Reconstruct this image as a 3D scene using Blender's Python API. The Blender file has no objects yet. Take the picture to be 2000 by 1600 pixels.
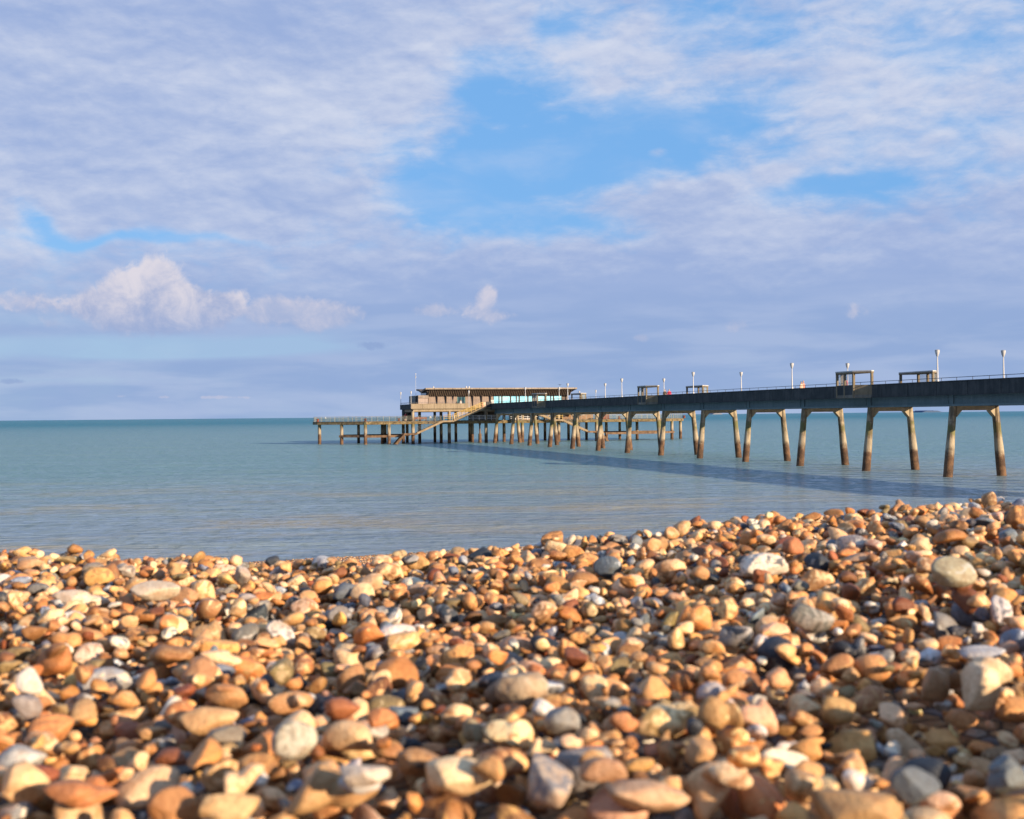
import bpy, math, random
import numpy as np
from mathutils import Matrix, Vector
from math import radians as R, sin, cos, pi
random.seed(7); rng = np.random.default_rng(11)
scene = bpy.context.scene
col = scene.collection

# ------------------------------------------------------------------ camera
EYE = 6.0; FPX = 2333.0
cam_d = bpy.data.cameras.new('camera'); cam = bpy.data.objects.new('camera', cam_d); col.objects.link(cam)
cam_d.sensor_width = 30.0; cam_d.lens = 35.0
cam_d.clip_start = 0.05; cam_d.clip_end = 90000
cam_d.dof.use_dof = True; cam_d.dof.focus_distance = 45.0; cam_d.dof.aperture_fstop = 6.0
rr = 0.00925; pt = 12.25 / FPX
fw = Vector((0, cos(pt), sin(pt))); up0 = Vector((0, -sin(pt), cos(pt))); rt0 = Vector((1, 0, 0))
rt = rt0 * cos(rr) - up0 * sin(rr); up = rt0 * sin(rr) + up0 * cos(rr)
cam.matrix_world = Matrix(((rt.x, up.x, -fw.x, 0), (rt.y, up.y, -fw.y, 0), (rt.z, up.z, -fw.z, EYE), (0, 0, 0, 1)))
scene.camera = cam
scene.render.engine = 'CYCLES'
scene.render.resolution_x = 1024; scene.render.resolution_y = 819
vs = scene.view_settings; vs.view_transform = 'Standard'; vs.look = 'None'; vs.exposure = 1.05; vs.gamma = 1.0

# ------------------------------------------------------------------ light
SUN_EL = 14.5; SUN_PHI = 50.0            # from behind the camera, to the right
sd = Vector((sin(R(SUN_PHI)) * cos(R(SUN_EL)), -cos(R(SUN_PHI)) * cos(R(SUN_EL)), sin(R(SUN_EL))))
sl = bpy.data.lights.new('sun', 'SUN'); sl.energy = 5.0; sl.angle = R(0.55); sl.color = (1.0, 0.79, 0.55)
so = bpy.data.objects.new('sun', sl); col.objects.link(so); so.location = (30, -30, 60)
so.rotation_euler = sd.to_track_quat('Z', 'Y').to_euler()

# ------------------------------------------------------------------ node helpers
class NT:
    def __init__(s, nt): s.nt = nt
    def n(s, t, **k):
        nd = s.nt.nodes.new(t)
        for a, b in k.items(): setattr(nd, a, b)
        return nd
    def l(s, a, b): s.nt.links.new(a, b)
    def put(s, sock, v):
        if v is None: return
        if hasattr(v, 'is_output'): s.l(v, sock)
        else: sock.default_value = v
    def m(s, op, a, b=None, c=None, clamp=False):
        nd = s.n('ShaderNodeMath', operation=op, use_clamp=clamp)
        s.put(nd.inputs[0], a); s.put(nd.inputs[1], b); s.put(nd.inputs[2], c)
        return nd.outputs[0]
    def ss(s, x, lo, hi):                       # smoothstep
        nd = s.n('ShaderNodeMapRange', interpolation_type='SMOOTHSTEP')
        s.put(nd.inputs[0], x); s.put(nd.inputs[1], lo); s.put(nd.inputs[2], hi); nd.inputs[3].default_value = 0; nd.inputs[4].default_value = 1
        return nd.outputs[0]
    def mix(s, f, a, b, mode='MIX'):
        nd = s.n('ShaderNodeMix', data_type='RGBA', blend_type=mode)
        s.put(nd.inputs[0], f)
        for i, v in ((6, a), (7, b)):
            if isinstance(v, tuple) and len(v) == 3: v = v + (1,)
            s.put(nd.inputs[i], v)
        return nd.outputs[2]
    def noise(s, vec, scale, detail=4, rough=.5, dist=0, out=0):
        nd = s.n('ShaderNodeTexNoise'); s.put(nd.inputs['Vector'], vec)
        nd.inputs['Scale'].default_value = scale; nd.inputs['Detail'].default_value = detail
        nd.inputs['Roughness'].default_value = rough; nd.inputs['Distortion'].default_value = dist
        return nd.outputs[out]
    def vec(s, x, y, z):
        nd = s.n('ShaderNodeCombineXYZ'); s.put(nd.inputs[0], x); s.put(nd.inputs[1], y); s.put(nd.inputs[2], z); return nd.outputs[0]
    def sep(s, v):
        nd = s.n('ShaderNodeSeparateXYZ'); s.l(v, nd.inputs[0]); return nd.outputs
    def vmul(s, v, k):
        nd = s.n('ShaderNodeVectorMath', operation='MULTIPLY'); s.l(v, nd.inputs[0]); nd.inputs[1].default_value = k; return nd.outputs[0]

def lin(r, g, b):
    f = lambda c: ((c / 255 + .055) / 1.055) ** 2.4 if c > 10 else c / 255 / 12.92
    return (f(r), f(g), f(b), 1)

# ------------------------------------------------------------------ world: clear sky with cloud layers
world = bpy.data.worlds.new('World'); scene.world = world; world.use_nodes = True
W = NT(world.node_tree); world.node_tree.nodes.clear()
SKY_K = 0.10
wo = W.n('ShaderNodeOutputWorld'); bg = W.n('ShaderNodeBackground'); bg.inputs[1].default_value = SKY_K
W.l(bg.outputs[0], wo.inputs[0])
sky = W.n('ShaderNodeTexSky', sky_type='NISHITA'); sky.sun_disc = False
sky.sun_elevation = R(SUN_EL); sky.sun_rotation = R(180 - SUN_PHI)
sky.air_density = 1.0; sky.dust_density = 0.6; sky.ozone_density = 2.0
tc = W.n('ShaderNodeTexCoord'); gx, gy, gz = W.sep(tc.outputs['Generated'])
az = W.m('MULTIPLY', W.m('ARCTAN2', gx, gy), 180 / pi)
el = W.m('MULTIPLY', W.m('ARCSINE', gz), 180 / pi)
zc = W.m('MAXIMUM', W.m('ADD', gz, 0.15), 0.04)
px_ = W.m('DIVIDE', gx, zc); py_ = W.m('DIVIDE', gy, zc)
plane = W.vec(px_, py_, 0.0)
azs = W.vec(W.m('MULTIPLY', az, .1), W.m('MULTIPLY', el, .1), 0.0)
warp = W.noise(azs, 1.6, 3, .55, 0, 1)
wx, wy, wz = W.sep(warp)
azw = W.m('ADD', az, W.m('MULTIPLY', W.m('SUBTRACT', wx, .5), 7.0))
elw = W.m('ADD', el, W.m('MULTIPLY', W.m('SUBTRACT', wy, .5), 3.6))
D = 180 / pi
def sky_at(x, y):
    return math.atan((x - 1000) / FPX) * D, math.atan((821.5 - .00925 * x - y) / math.hypot(FPX, x - 1000)) * D
def blob(x, y, sx, sy, amp, rot=0, warped=True, hard=False):
    """one soft patch of cloud (or of clear sky) round a direction; sx, sy in degrees/41 px"""
    a0, e0 = sky_at(x, y)
    A = W.m('SUBTRACT', azw if warped else az, a0); E = W.m('SUBTRACT', elw if warped else el, e0)
    c, s_ = cos(R(rot)), sin(R(rot))
    u = W.m('ADD', W.m('MULTIPLY', A, c / (sx / 41)), W.m('MULTIPLY', E, s_ / (sx / 41)))
    v = W.m('ADD', W.m('MULTIPLY', A, -s_ / (sy / 41)), W.m('MULTIPLY', E, c / (sy / 41)))
    r2 = W.m('ADD', W.m('MULTIPLY', u, u), W.m('MULTIPLY', v, v))
    if hard: r2 = W.m('MULTIPLY', r2, r2)
    return W.m('MULTIPLY', W.m('EXPONENT', W.m('MULTIPLY', r2, -1.0)), amp)
def total(l):
    o = l[0]
    for q in l[1:]: o = W.m('ADD', o, q)
    return o
CB = total([
    blob(250, 120, 620, 300, .24), blob(100, 250, 420, 170, .10), blob(720, 80, 420, 140, .13), blob(450, 330, 380, 70, .10), blob(560, 420, 330, 40, .08),
    blob(1010, 255, 150, 100, -.28, -10), blob(880, 385, 165, 70, -.34, 12), blob(1070, 430, 150, 42, -.27), blob(1280, 270, 250, 62, -.28, 10), blob(1110, 35, 50, 34, -.24), blob(800, 330, 130, 36, -.15),
    blob(120, 425, 90, 26, -.26, -25), blob(330, 472, 230, 9, -.24, -3), blob(1540, 90, 110, 50, -.08), blob(1620, 365, 180, 30, -.26), blob(1380, 30, 80, 40, -.08), blob(1900, 250, 160, 30, -.14), blob(1750, 60, 60, 60, -.08),
    blob(1700, 200, 320, 120, .12, -20), blob(1330, 60, 300, 80, .06), blob(1370, 380, 300, 44, .25, 3), blob(1500, 560, 900, 150, .24), blob(1000, 640, 1300, 120, .14), blob(1650, 130, 120, 60, .06),
    blob(1290, 296, 26, 12, .26, 0, False), blob(1200, 165, 36, 14, .22, 0, False), blob(1520, 332, 40, 12, .2, 0, False)])
def cnoise(dx, dy):
    v0 = W.n('ShaderNodeVectorMath', operation='ADD'); W.l(W.vmul(azs, (1, 2.3, 1)), v0.inputs[0]); v0.inputs[1].default_value = (dx, dy, 0)
    a_ = W.noise(v0.outputs[0], 1.5, 12, .56, .35); b_ = W.noise(v0.outputs[0], 5.0, 10, .60, .25)
    return W.m('ADD', W.m('MULTIPLY', a_, .60), W.m('MULTIPLY', b_, .40))
nA = cnoise(0, 0); nB = cnoise(.015, .075)
dens = W.m('ADD', W.m('ADD', nA, CB), -.435)
mask = W.m('MULTIPLY', W.ss(dens, -.09, .25), .95)
rel = W.m('MULTIPLY', W.m('SUBTRACT', nA, nB), 2.3)                  # relief: upper edges catch the light
nS = W.noise(W.vmul(azs, (1, 3.0, 1)), 1.3, 6, .55, .3)
lit = W.m('ADD', rel, W.m('ADD', W.m('MULTIPLY', W.m('SUBTRACT', nS, .5), 1.3), .42))
lit = W.m('ADD', lit, total([blob(560, 200, 360, 110, .28), blob(120, 230, 420, 120, -.06), blob(1750, 150, 420, 150, .24), blob(1100, 100, 200, 60, .30), blob(330, 330, 330, 50, .14), blob(30, 430, 120, 60, .3), blob(1000, 690, 1500, 170, -.50), blob(300, 20, 500, 70, -.12)]))
lit = W.m('ADD', lit, W.m('MULTIPLY', W.m('SUBTRACT', .22, dens), .9))
lit = W.ss(lit, -.15, 1.15)
c_cloud = W.mix(lit, lin(156, 176, 219), lin(214, 220, 237))
# clear sky: physical sky pulled to the photograph's zenith and horizon colour
tint = W.mix(W.ss(el, 0.0, 7.0), (1.0, 1.0, 1.0), (1.0, 1.0, 1.0))
skyc = W.mix(1.0, sky.outputs[0], tint, 'MULTIPLY')
skyd = W.mix(.85, W.mix(1.0, skyc, (SKY_K * 2.07, SKY_K * 2.07, SKY_K * 2.07), 'MULTIPLY'), W.mix(W.ss(el, 1.0, 9.0), lin(164, 196, 224), lin(112, 172, 234)))
skyd = W.mix(W.m('MULTIPLY', W.ss(nS, .42, .72), .30), skyd, c_cloud)
base = W.mix(mask, skyd, c_cloud)
# low veil over the horizon, cut by a clear strip on the left
veil_e = W.m('ADD', elw, W.m('MULTIPLY', az, -.035))
veil = W.m('MULTIPLY', W.m('SUBTRACT', 1.0, W.ss(el, 3.0, 8.0)), .80)
strip = total([blob(180, 676, 430, 24, 1.0, 1, False, True), blob(470, 688, 300, 15, .7, 2, False, True), blob(600, 658, 110, 18, .6, 4, False), blob(60, 625, 130, 16, .6, 0, False), blob(90, 742, 260, 6, .35, 0, False)])
veil = W.m('MULTIPLY', veil, W.m('SUBTRACT', 1.0, W.m('MINIMUM', strip, 1.0)))
stripc = W.m('MULTIPLY', W.m('MINIMUM', strip, 1.0), .75)
base = W.mix(stripc, base, lin(163, 195, 226))
streak = W.noise(W.vmul(azs, (.6, 4, 1)), 2.2, 5, .5, .3)
c_veil = W.mix(W.ss(streak, .40, .64), lin(145, 171, 214), lin(167, 186, 221))
base = W.mix(veil, base, c_veil)
# cumulus heads low on the left, built from noise in direction space
cn = W.noise(azs, 9.0, 8, .58, .5); cn2 = W.noise(azs, 26.0, 6, .6, .3)
def cumulus(cells, thr=.50, soft=.11):
    s_ = total([blob(*c, warped=False) for c in cells])
    return W.ss(W.m('ADD', s_, W.m('ADD', W.m('MULTIPLY', W.m('SUBTRACT', cn, .5), .95), W.m('MULTIPLY', W.m('SUBTRACT', cn2, .5), .30))), thr, thr + soft)
big = cumulus([(300, 550, 70, 62, .95), (215, 585, 80, 46, .7), (395, 600, 90, 40, .75), (300, 625, 140, 40, .66), (60, 590, 80, 26, .45), (465, 585, 28, 30, .45)], .42, .34)
sml = cumulus([(50, 588, 100, 28, .72), (450, 610, 70, 26, .6), (540, 605, 52, 36, .88), (645, 612, 72, 34, .95), (620, 640, 40, 24, .4), (850, 608, 60, 22, .78), (945, 600, 36, 44, .72), (960, 570, 20, 22, .40), (1252, 660, 24, 13, .82), (1670, 612, 36, 26, .62), (1440, 640, 34, 26, .60), (1000, 618, 60, 14, .5), (110, 632, 34, 22, .55)], .42, .38)
tiny = cumulus([(237, 774, 20, 6, .62), (318, 776, 22, 6, .66), (400, 776, 20, 6, .62), (440, 776, 22, 7, .72), (480, 776, 22, 6, .62), (30, 748, 30, 8, .5)], .48, .22)
edge = W.noise(azs, 7.0, 7, .6, .6)
shade = W.ss(W.m('ADD', W.m('ADD', W.m('MULTIPLY', W.m('SUBTRACT', edge, .5), 2.6), W.m('MULTIPLY', W.m('SUBTRACT', cn2, .5), .7)), W.m('MULTIPLY', W.m('SUBTRACT', el, 4.9), .36)), -.55, 1.0)
c_cum = W.mix(shade, lin(158, 173, 211), lin(228, 221, 228))
base = W.mix(W.m('MULTIPLY', big, W.m('ADD', .25, W.m('MULTIPLY', W.ss(elw, 3.2, 5.6), .62))), base, c_cum)
base = W.mix(W.m('MULTIPLY', sml, .75), base, W.mix(shade, lin(172, 184, 216), lin(226, 218, 226)))
base = W.mix(W.m('MULTIPLY', tiny, .45), base, lin(205, 202, 220))
drk = cumulus([(735, 675, 60, 15, .75), (20, 745, 40, 9, .7)], .48, .25)
base = W.mix(W.m('MULTIPLY', drk, .5), base, lin(132, 156, 204))
EXK = 2 ** -1.05 / SKY_K
out = W.mix(1.0, base, (EXK, EXK, EXK), 'MULTIPLY')
W.l(out, bg.inputs[0])

# ------------------------------------------------------------------ materials
MATS = {}
ALB = .74                                        # overall reflectance of the built surfaces
def mat(name, base=(.5, .5, .5), rough=.7, metal=0, spec=.5, fn=None, bump=None):
    m_ = bpy.data.materials.new(name); m_.use_nodes = True; nt = NT(m_.node_tree)
    b = m_.node_tree.nodes['Principled BSDF']
    b.inputs['Base Color'].default_value = tuple(q * ALB for q in base) + (1,); b.inputs['Roughness'].default_value = rough
    b.inputs['Metallic'].default_value = metal; b.inputs['Specular IOR Level'].default_value = spec
    if fn: fn(nt, b)
    MATS[name] = m_; return m_
def weathered(c1, c2, sc=.8, streak=True, bump=.15, speck=.25):
    c1 = tuple(q * ALB for q in c1); c2 = tuple(q * ALB for q in c2)
    def fn(n, b):
        g = n.n('ShaderNodeNewGeometry'); P = g.outputs['Position']
        a = n.noise(P, sc, 6, .62)
        s_ = n.noise(n.vmul(P, (2.2, 2.2, .22)), 1.3, 5, .6) if streak else n.noise(P, sc * 2.7, 5)
        f = n.ss(n.m('ADD', n.m('MULTIPLY', a, .5), n.m('MULTIPLY', s_, .5)), .38, .64)
        c = n.mix(f, c1, c2)
        k = n.ss(n.noise(P, sc * 14, 4, .7), .35, .75)
        c = n.mix(n.m('MULTIPLY', k, speck), c, tuple(x * .45 for x in c1))
        n.l(c, b.inputs['Base Color'])
        bp = n.n('ShaderNodeBump'); bp.inputs['Strength'].default_value = bump; bp.inputs['Distance'].default_value = .05
        n.l(n.noise(P, sc * 9, 5), bp.inputs['Height']); n.l(bp.outputs[0], b.inputs['Normal'])
    return fn
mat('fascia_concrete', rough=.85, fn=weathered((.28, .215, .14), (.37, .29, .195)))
mat('shaded_concrete', rough=.9, spec=.2, fn=weathered((.038, .047, .053), (.085, .09, .093), speck=.35))  # shade on the pier's sunless side is put into this dark concrete
mat('girder_paint', rough=.75, spec=.2, fn=weathered((.14, .21, .235), (.20, .27, .29), sc=.5, speck=.3))
mat('dark_concrete', rough=.9, fn=weathered((.13, .12, .10), (.22, .20, .17)))
mat('cap_concrete', rough=.85, fn=weathered((.34, .27, .175), (.46, .37, .25), sc=1.2))
mat('shelter_concrete', rough=.85, fn=weathered((.17, .13, .08), (.25, .20, .13), sc=1.5))
mat('stair_concrete', rough=.85, fn=weathered((.26, .19, .11), (.36, .27, .17), sc=1.2))
mat('weedy_beam', rough=.9, fn=weathered((.10, .055, .03), (.26, .16, .09), sc=1.6, speck=.4))
mat('lamp_white', (.56, .56, .57), .4)
mat('white_paint', rough=.55, fn=weathered((.48, .47, .46), (.56, .55, .54), sc=1.0, speck=.1))
mat('lantern_glass', (.56, .56, .57), .25)
mat('lamp_cap', (.40, .41, .43), .5)
mat('rail_dark', (.06, .07, .09), .6)
mat('rail_pale', rough=.6, fn=weathered((.20, .21, .19), (.33, .33, .28), sc=2))
mat('rail_white', (.72, .74, .78), .5)
mat('rail_yellow', rough=.55, fn=weathered((.50, .31, .05), (.60, .40, .10), sc=2, speck=.2))
mat('rust_red', rough=.9, fn=weathered((.16, .035, .02), (.26, .07, .035), sc=2))
mat('mossy_beam', rough=.9, fn=weathered((.11, .075, .03), (.34, .25, .12), sc=.9, streak=False, speck=.6))
mat('deck_slab', rough=.9, fn=weathered((.12, .095, .06), (.22, .18, .12), sc=1.4))
mat('cafe_clad', rough=.8, fn=weathered((.26, .195, .16), (.36, .275, .225), sc=1.1, speck=.15))
mat('cafe_fin', rough=.8, fn=weathered((.13, .09, .07), (.19, .14, .11), sc=1.1, speck=.15))
mat('roof_timber', rough=.75, fn=weathered((.09, .06, .042), (.165, .12, .085), sc=1.5))
mat('roof_edge', rough=.6, fn=weathered((.22, .165, .125), (.34, .28, .22), sc=1.5))
mat('dark_frame', (.03, .035, .045), .5)
mat('teal_frame', (.03, .16, .17), .4)
mat('pink_render', rough=.8, fn=weathered((.34, .26, .22), (.42, .33, .285), sc=1.0, speck=.1))
mat('brown_brick', rough=.85, fn=weathered((.22, .11, .05), (.32, .18, .09), sc=1.6))
def glassfn(n, b):
    g = n.n('ShaderNodeNewGeometry'); f = n.noise(g.outputs['Position'], .45, 3)
    n.l(n.mix(n.ss(f, .35, .65), (.18, .50, .68), (.32, .62, .74)), b.inputs['Base Color'])  # bright sky and sea in the panes, painted as cyan base colour
mat('cafe_glass', rough=.12, spec=.8, fn=glassfn)
mat('dark_glass', (.02, .05, .07), .08, spec=.8)
def clear_pane(n, b):
    b.inputs['Alpha'].default_value = .22
mat('shelter_pane', (.45, .55, .62), .08, spec=.6, fn=clear_pane)
mat('skin', (.55, .33, .23), .6); mat('hair_dark', (.05, .03, .02), .8); mat('hair_grey', (.4, .38, .36), .8)
mat('cloth_red', (.60, .03, .07), .85); mat('cloth_brown', (.16, .11, .08), .9); mat('cloth_pink', (.60, .25, .20), .9)
mat('cloth_cream', (.65, .50, .38), .9); mat('cloth_navy', (.03, .04, .07), .9); mat('black_plastic', (.02, .02, .025), .5)
mat('sail', (.8, .78, .75), .7); mat('hull_blue', (.15, .2, .3), .5); mat('gull_dark', (.06, .06, .07), .8)
mat('hazed_land', (.11, .16, .26), 1.0, spec=0); mat('far_chalk', (.30, .30, .33), 1.0, spec=0)  # distance haze is painted into the far coast's bluish colour

def pilefn(n, b):
    g = n.n('ShaderNodeNewGeometry'); P = g.outputs['Position']; X, Y, Z = n.sep(P)
    nb = n.noise(P, 1.3, 5, .6); ns = n.noise(n.vmul(P, (5, 5, .5)), 1.0, 5, .6); nf = n.noise(P, 9, 5, .75)
    zz = n.m('ADD', Z, n.m('ADD', n.m('MULTIPLY', n.m('SUBTRACT', nb, .5), 1.9), n.m('MULTIPLY', n.m('SUBTRACT', nf, .5), .5)))
    c = n.mix(n.ss(n.m('ADD', n.m('MULTIPLY', ns, .6), n.m('MULTIPLY', nb, .4)), .42, .58), (.17, .135, .085), (.42, .345, .24))
    nz2 = n.noise(P, .55, 3)
    green = n.m('MULTIPLY', n.m('MULTIPLY', n.ss(zz, 3.6, 4.1), n.m('SUBTRACT', 1.0, n.ss(zz, 4.9, 5.1))), n.ss(nz2, .34, .50))
    c = n.mix(n.m('MULTIPLY', green, .85), c, (.15, .15, .045))
    rs = n.noise(n.vmul(P, (3, 3, .25)), .9, 4, .6)
    c = n.mix(n.m('MULTIPLY', n.ss(rs, .50, .62), .8), c, (.10, .06, .035))
    jt = n.m('MULTIPLY', n.ss(Z, 5.02, 5.05), n.m('SUBTRACT', 1.0, n.ss(Z, 5.09, 5.13)))
    c = n.mix(n.m('MULTIPLY', jt, .5), c, (.12, .10, .08))
    c = n.mix(n.m('MULTIPLY', n.ss(nf, .54, .64), .6), c, (.13, .10, .065))
    # salt-bleached band above the tide mark, then weed and barnacles
    c = n.mix(n.m('MULTIPLY', n.m('SUBTRACT', 1.0, n.ss(zz, 3.0, 3.7)), .5), c, (.46, .385, .28))
    weed = n.m('SUBTRACT', 1.0, n.ss(zz, 1.7, 2.75))
    wc = n.mix(n.ss(nb, .4, .65), (.065, .032, .016), (.17, .088, .042))
    wc = n.mix(n.ss(n.noise(P, 16, 3, .7), .62, .72), wc, (.42, .32, .22))
    c = n.mix(weed, c, wc); c = n.mix(1.0, c, (ALB, ALB, ALB), 'MULTIPLY')
    n.l(c, b.inputs['Base Color'])
    bp = n.n('ShaderNodeBump'); bp.inputs['Strength'].default_value = .6; bp.inputs['Distance'].default_value = .06
    n.l(n.m('MULTIPLY', nf, n.m('ADD', n.m('MULTIPLY', weed, .9), .15)), bp.inputs['Height']); n.l(bp.outputs[0], b.inputs['Normal'])
mat('pile_concrete', rough=.85, fn=pilefn)

def waterfn(n, b):
    g = n.n('ShaderNodeNewGeometry'); P = g.outputs['Position']; X, Y, Z = n.sep(P)
    off = n.m('SUBTRACT', Y, n.m('ADD', n.m('MULTIPLY', X, .35), 54.0))            # metres offshore
    big_ = n.noise(n.vmul(P, (.35, 1, 1)), .03, 5, .6)
    near = n.m('SUBTRACT', 1.0, n.ss(n.m('ADD', off, n.m('MULTIPLY', n.m('SUBTRACT', big_, .5), 60)), -10, 110))
    far = n.ss(off, 120, 1500)
    khaki = n.ss(n.noise(n.vmul(P, (.5, 1, 1)), .10, 4, .6), .46, .66)
    c = n.mix(near, (.145, .255, .28), n.mix(khaki, (.20, .25, .285), (.29, .265, .21)))
    c = n.mix(far, c, (.035, .165, .225))
    pat = n.noise(n.vmul(P, (.25, 1, 1)), .12, 5, .6)
    c = n.mix(n.m('MULTIPLY', n.ss(pat, .52, .72), .45), c, n.mix(1.0, c, (1.25, 1.15, .9), 'MULTIPLY'))
    h1 = n.noise(n.vmul(P, (.40, 1.1, 1)), 2.6, 5, .65, .3)
    h2 = n.noise(n.vmul(P, (.40, 1.0, 1)), .85, 5, .62, .5)
    h3 = n.noise(n.vmul(P, (.30, 1.0, 1)), .16, 4, .6, .3)
    H = n.m('ADD', n.m('ADD', n.m('MULTIPLY', h1, .22), n.m('MULTIPLY', h2, .62)), n.m('MULTIPLY', h3, 1.2))
    bp = n.n('ShaderNodeBump'); bp.inputs['Strength'].default_value = 1.0; bp.inputs['Distance'].default_value = .8
    n.l(H, bp.inputs['Height'])
    # turbid water body under a wave-roughened surface (slope-averaged reflectance stays well below 1 at grazing angles)
    df = n.n('ShaderNodeBsdfDiffuse'); n.l(c, df.inputs[0]); n.l(bp.outputs[0], df.inputs['Normal'])
    gl = n.n('ShaderNodeBsdfGlossy'); gl.inputs['Roughness'].default_value = .13; gl.inputs[0].default_value = (.95, .97, 1, 1); n.l(bp.outputs[0], gl.inputs['Normal'])
    fr = n.n('ShaderNodeFresnel'); fr.inputs[0].default_value = 1.33; n.l(bp.outputs[0], fr.inputs['Normal'])
    # wavelet faces turned to or from the viewer show more water or more sky
    w1 = n.noise(n.vmul(P, (1.0, .42, 1)), 2.0, 4, .65, .4); w2 = n.noise(n.vmul(P, (.50, .24, 1)), 1.5, 5, .65, .6); w3 = n.noise(n.vmul(P, (.35, 1, 1)), .06, 4, .6, .4)
    wv = n.m('ADD', n.m('ADD', n.m('MULTIPLY', n.m('SUBTRACT', w1, .5), 4.6), n.m('MULTIPLY', n.m('SUBTRACT', w2, .5), 4.4)), n.m('MULTIPLY', n.m('SUBTRACT', w3, .5), .9))
    amp = n.m('MULTIPLY', n.m('ADD', 1.0, wv, None), 1.0); amp = n.m('MAXIMUM', amp, .12)
    mx = n.n('ShaderNodeMixShader'); n.l(n.m('MULTIPLY', n.m('MULTIPLY', fr.outputs[0], amp), n.m('ADD', n.m('SUBTRACT', .56, n.m('MULTIPLY', far, .26)), n.m('MULTIPLY', near, .30))), mx.inputs[0]); n.l(df.outputs[0], mx.inputs[1]); n.l(gl.outputs[0], mx.inputs[2])
    n.l(mx.outputs[0], n.nt.nodes['Material Output'].inputs['Surface'])
mat('sea_water', rough=.10, fn=waterfn)

def pebblefn(n, b):
    at = n.n('ShaderNodeAttribute', attribute_name='stone'); at2 = n.n('ShaderNodeAttribute', attribute_name='vein')
    tcn = n.n('ShaderNodeTexCoord'); P = tcn.outputs['Object']
    c1 = at.outputs['Color']; c2 = at2.outputs['Color']; k = at2.outputs['Alpha']
    m1 = n.noise(P, 48, 5, .6, .8); m2 = n.noise(P, 160, 4, .65); m3 = n.noise(P, 620, 3, .7); m4 = n.noise(P, 22, 3, .5, 1.2)
    f = n.ss(m1, n.m('SUBTRACT', .80, n.m('MULTIPLY', k, .42)), n.m('SUBTRACT', .86, n.m('MULTIPLY', k, .42)))
    c = n.mix(f, c1, c2)
    c = n.mix(n.m('MULTIPLY', n.ss(m4, .42, .70), .62), c, n.mix(1.0, c, (.66, .46, .32), 'MULTIPLY'))
    c = n.mix(n.m('MULTIPLY', n.ss(m2, .46, .68), .45), c, n.mix(1.0, c, (.52, .38, .28), 'MULTIPLY'))
    c = n.mix(n.m('MULTIPLY', n.ss(m3, .60, .72), .30), c, n.mix(1.0, c, (1.5, 1.5, 1.5), 'MULTIPLY'))
    n.l(c, b.inputs['Base Color'])
    n.l(n.m('ADD', n.m('MULTIPLY', m1, .35), .36), b.inputs['Roughness'])
    bp = n.n('ShaderNodeBump'); bp.inputs['Strength'].default_value = .8; bp.inputs['Distance'].default_value = .003
    n.l(n.m('ADD', m2, n.m('MULTIPLY', m3, .3)), bp.inputs['Height']); n.l(bp.outputs[0], b.inputs['Normal'])
mat('pebble_stone', rough=.5, spec=.35, fn=pebblefn)

def shinglefn(n, b):
    g = n.n('ShaderNodeNewGeometry'); P = g.outputs['Position']
    v = n.n('ShaderNodeTexVoronoi'); n.l(P, v.inputs['Vector']); v.inputs['Scale'].default_value = 26
    v2 = n.n('ShaderNodeTexVoronoi'); n.l(P, v2.inputs['Vector']); v2.inputs['Scale'].default_value = 26; v2.feature = 'DISTANCE_TO_EDGE'
    r_, g_, b_ = n.sep(v.outputs['Color'])
    c = n.mix(n.ss(r_, .15, .85), (.38, .19, .08), (.62, .42, .23)); c = n.mix(n.ss(g_, .78, .82), c, (.24, .25, .27)); c = n.mix(n.ss(b_, .86, .9), c, (.66, .60, .52))
    c = n.mix(n.m('SUBTRACT', 1.0, n.ss(v2.outputs['Distance'], 0.0, .16)), c, (.06, .035, .02))
    c = n.mix(n.m('MULTIPLY', n.ss(n.noise(n.vmul(P, (.3, 1, 1)), .6, 5, .65), .42, .62), .35), c, n.mix(1.0, c, (.55, .5, .46), 'MULTIPLY'))
    X, Y, Z = n.sep(P)
    c = n.mix(n.m('MULTIPLY', n.m('SUBTRACT', 1.0, n.ss(Z, .0, .22)), .6), c, n.mix(1.0, c, (.45, .42, .42), 'MULTIPLY'))
    n.l(c, b.inputs['Base Color'])
    bp = n.n('ShaderNodeBump'); bp.inputs['Strength'].default_value = 1; bp.inputs['Distance'].default_value = .02
    n.l(n.ss(v2.outputs['Distance'], 0.0, .45), bp.inputs['Height']); n.l(bp.outputs[0], b.inputs['Normal'])
mat('shingle_ground', rough=.8, fn=shinglefn)

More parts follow.
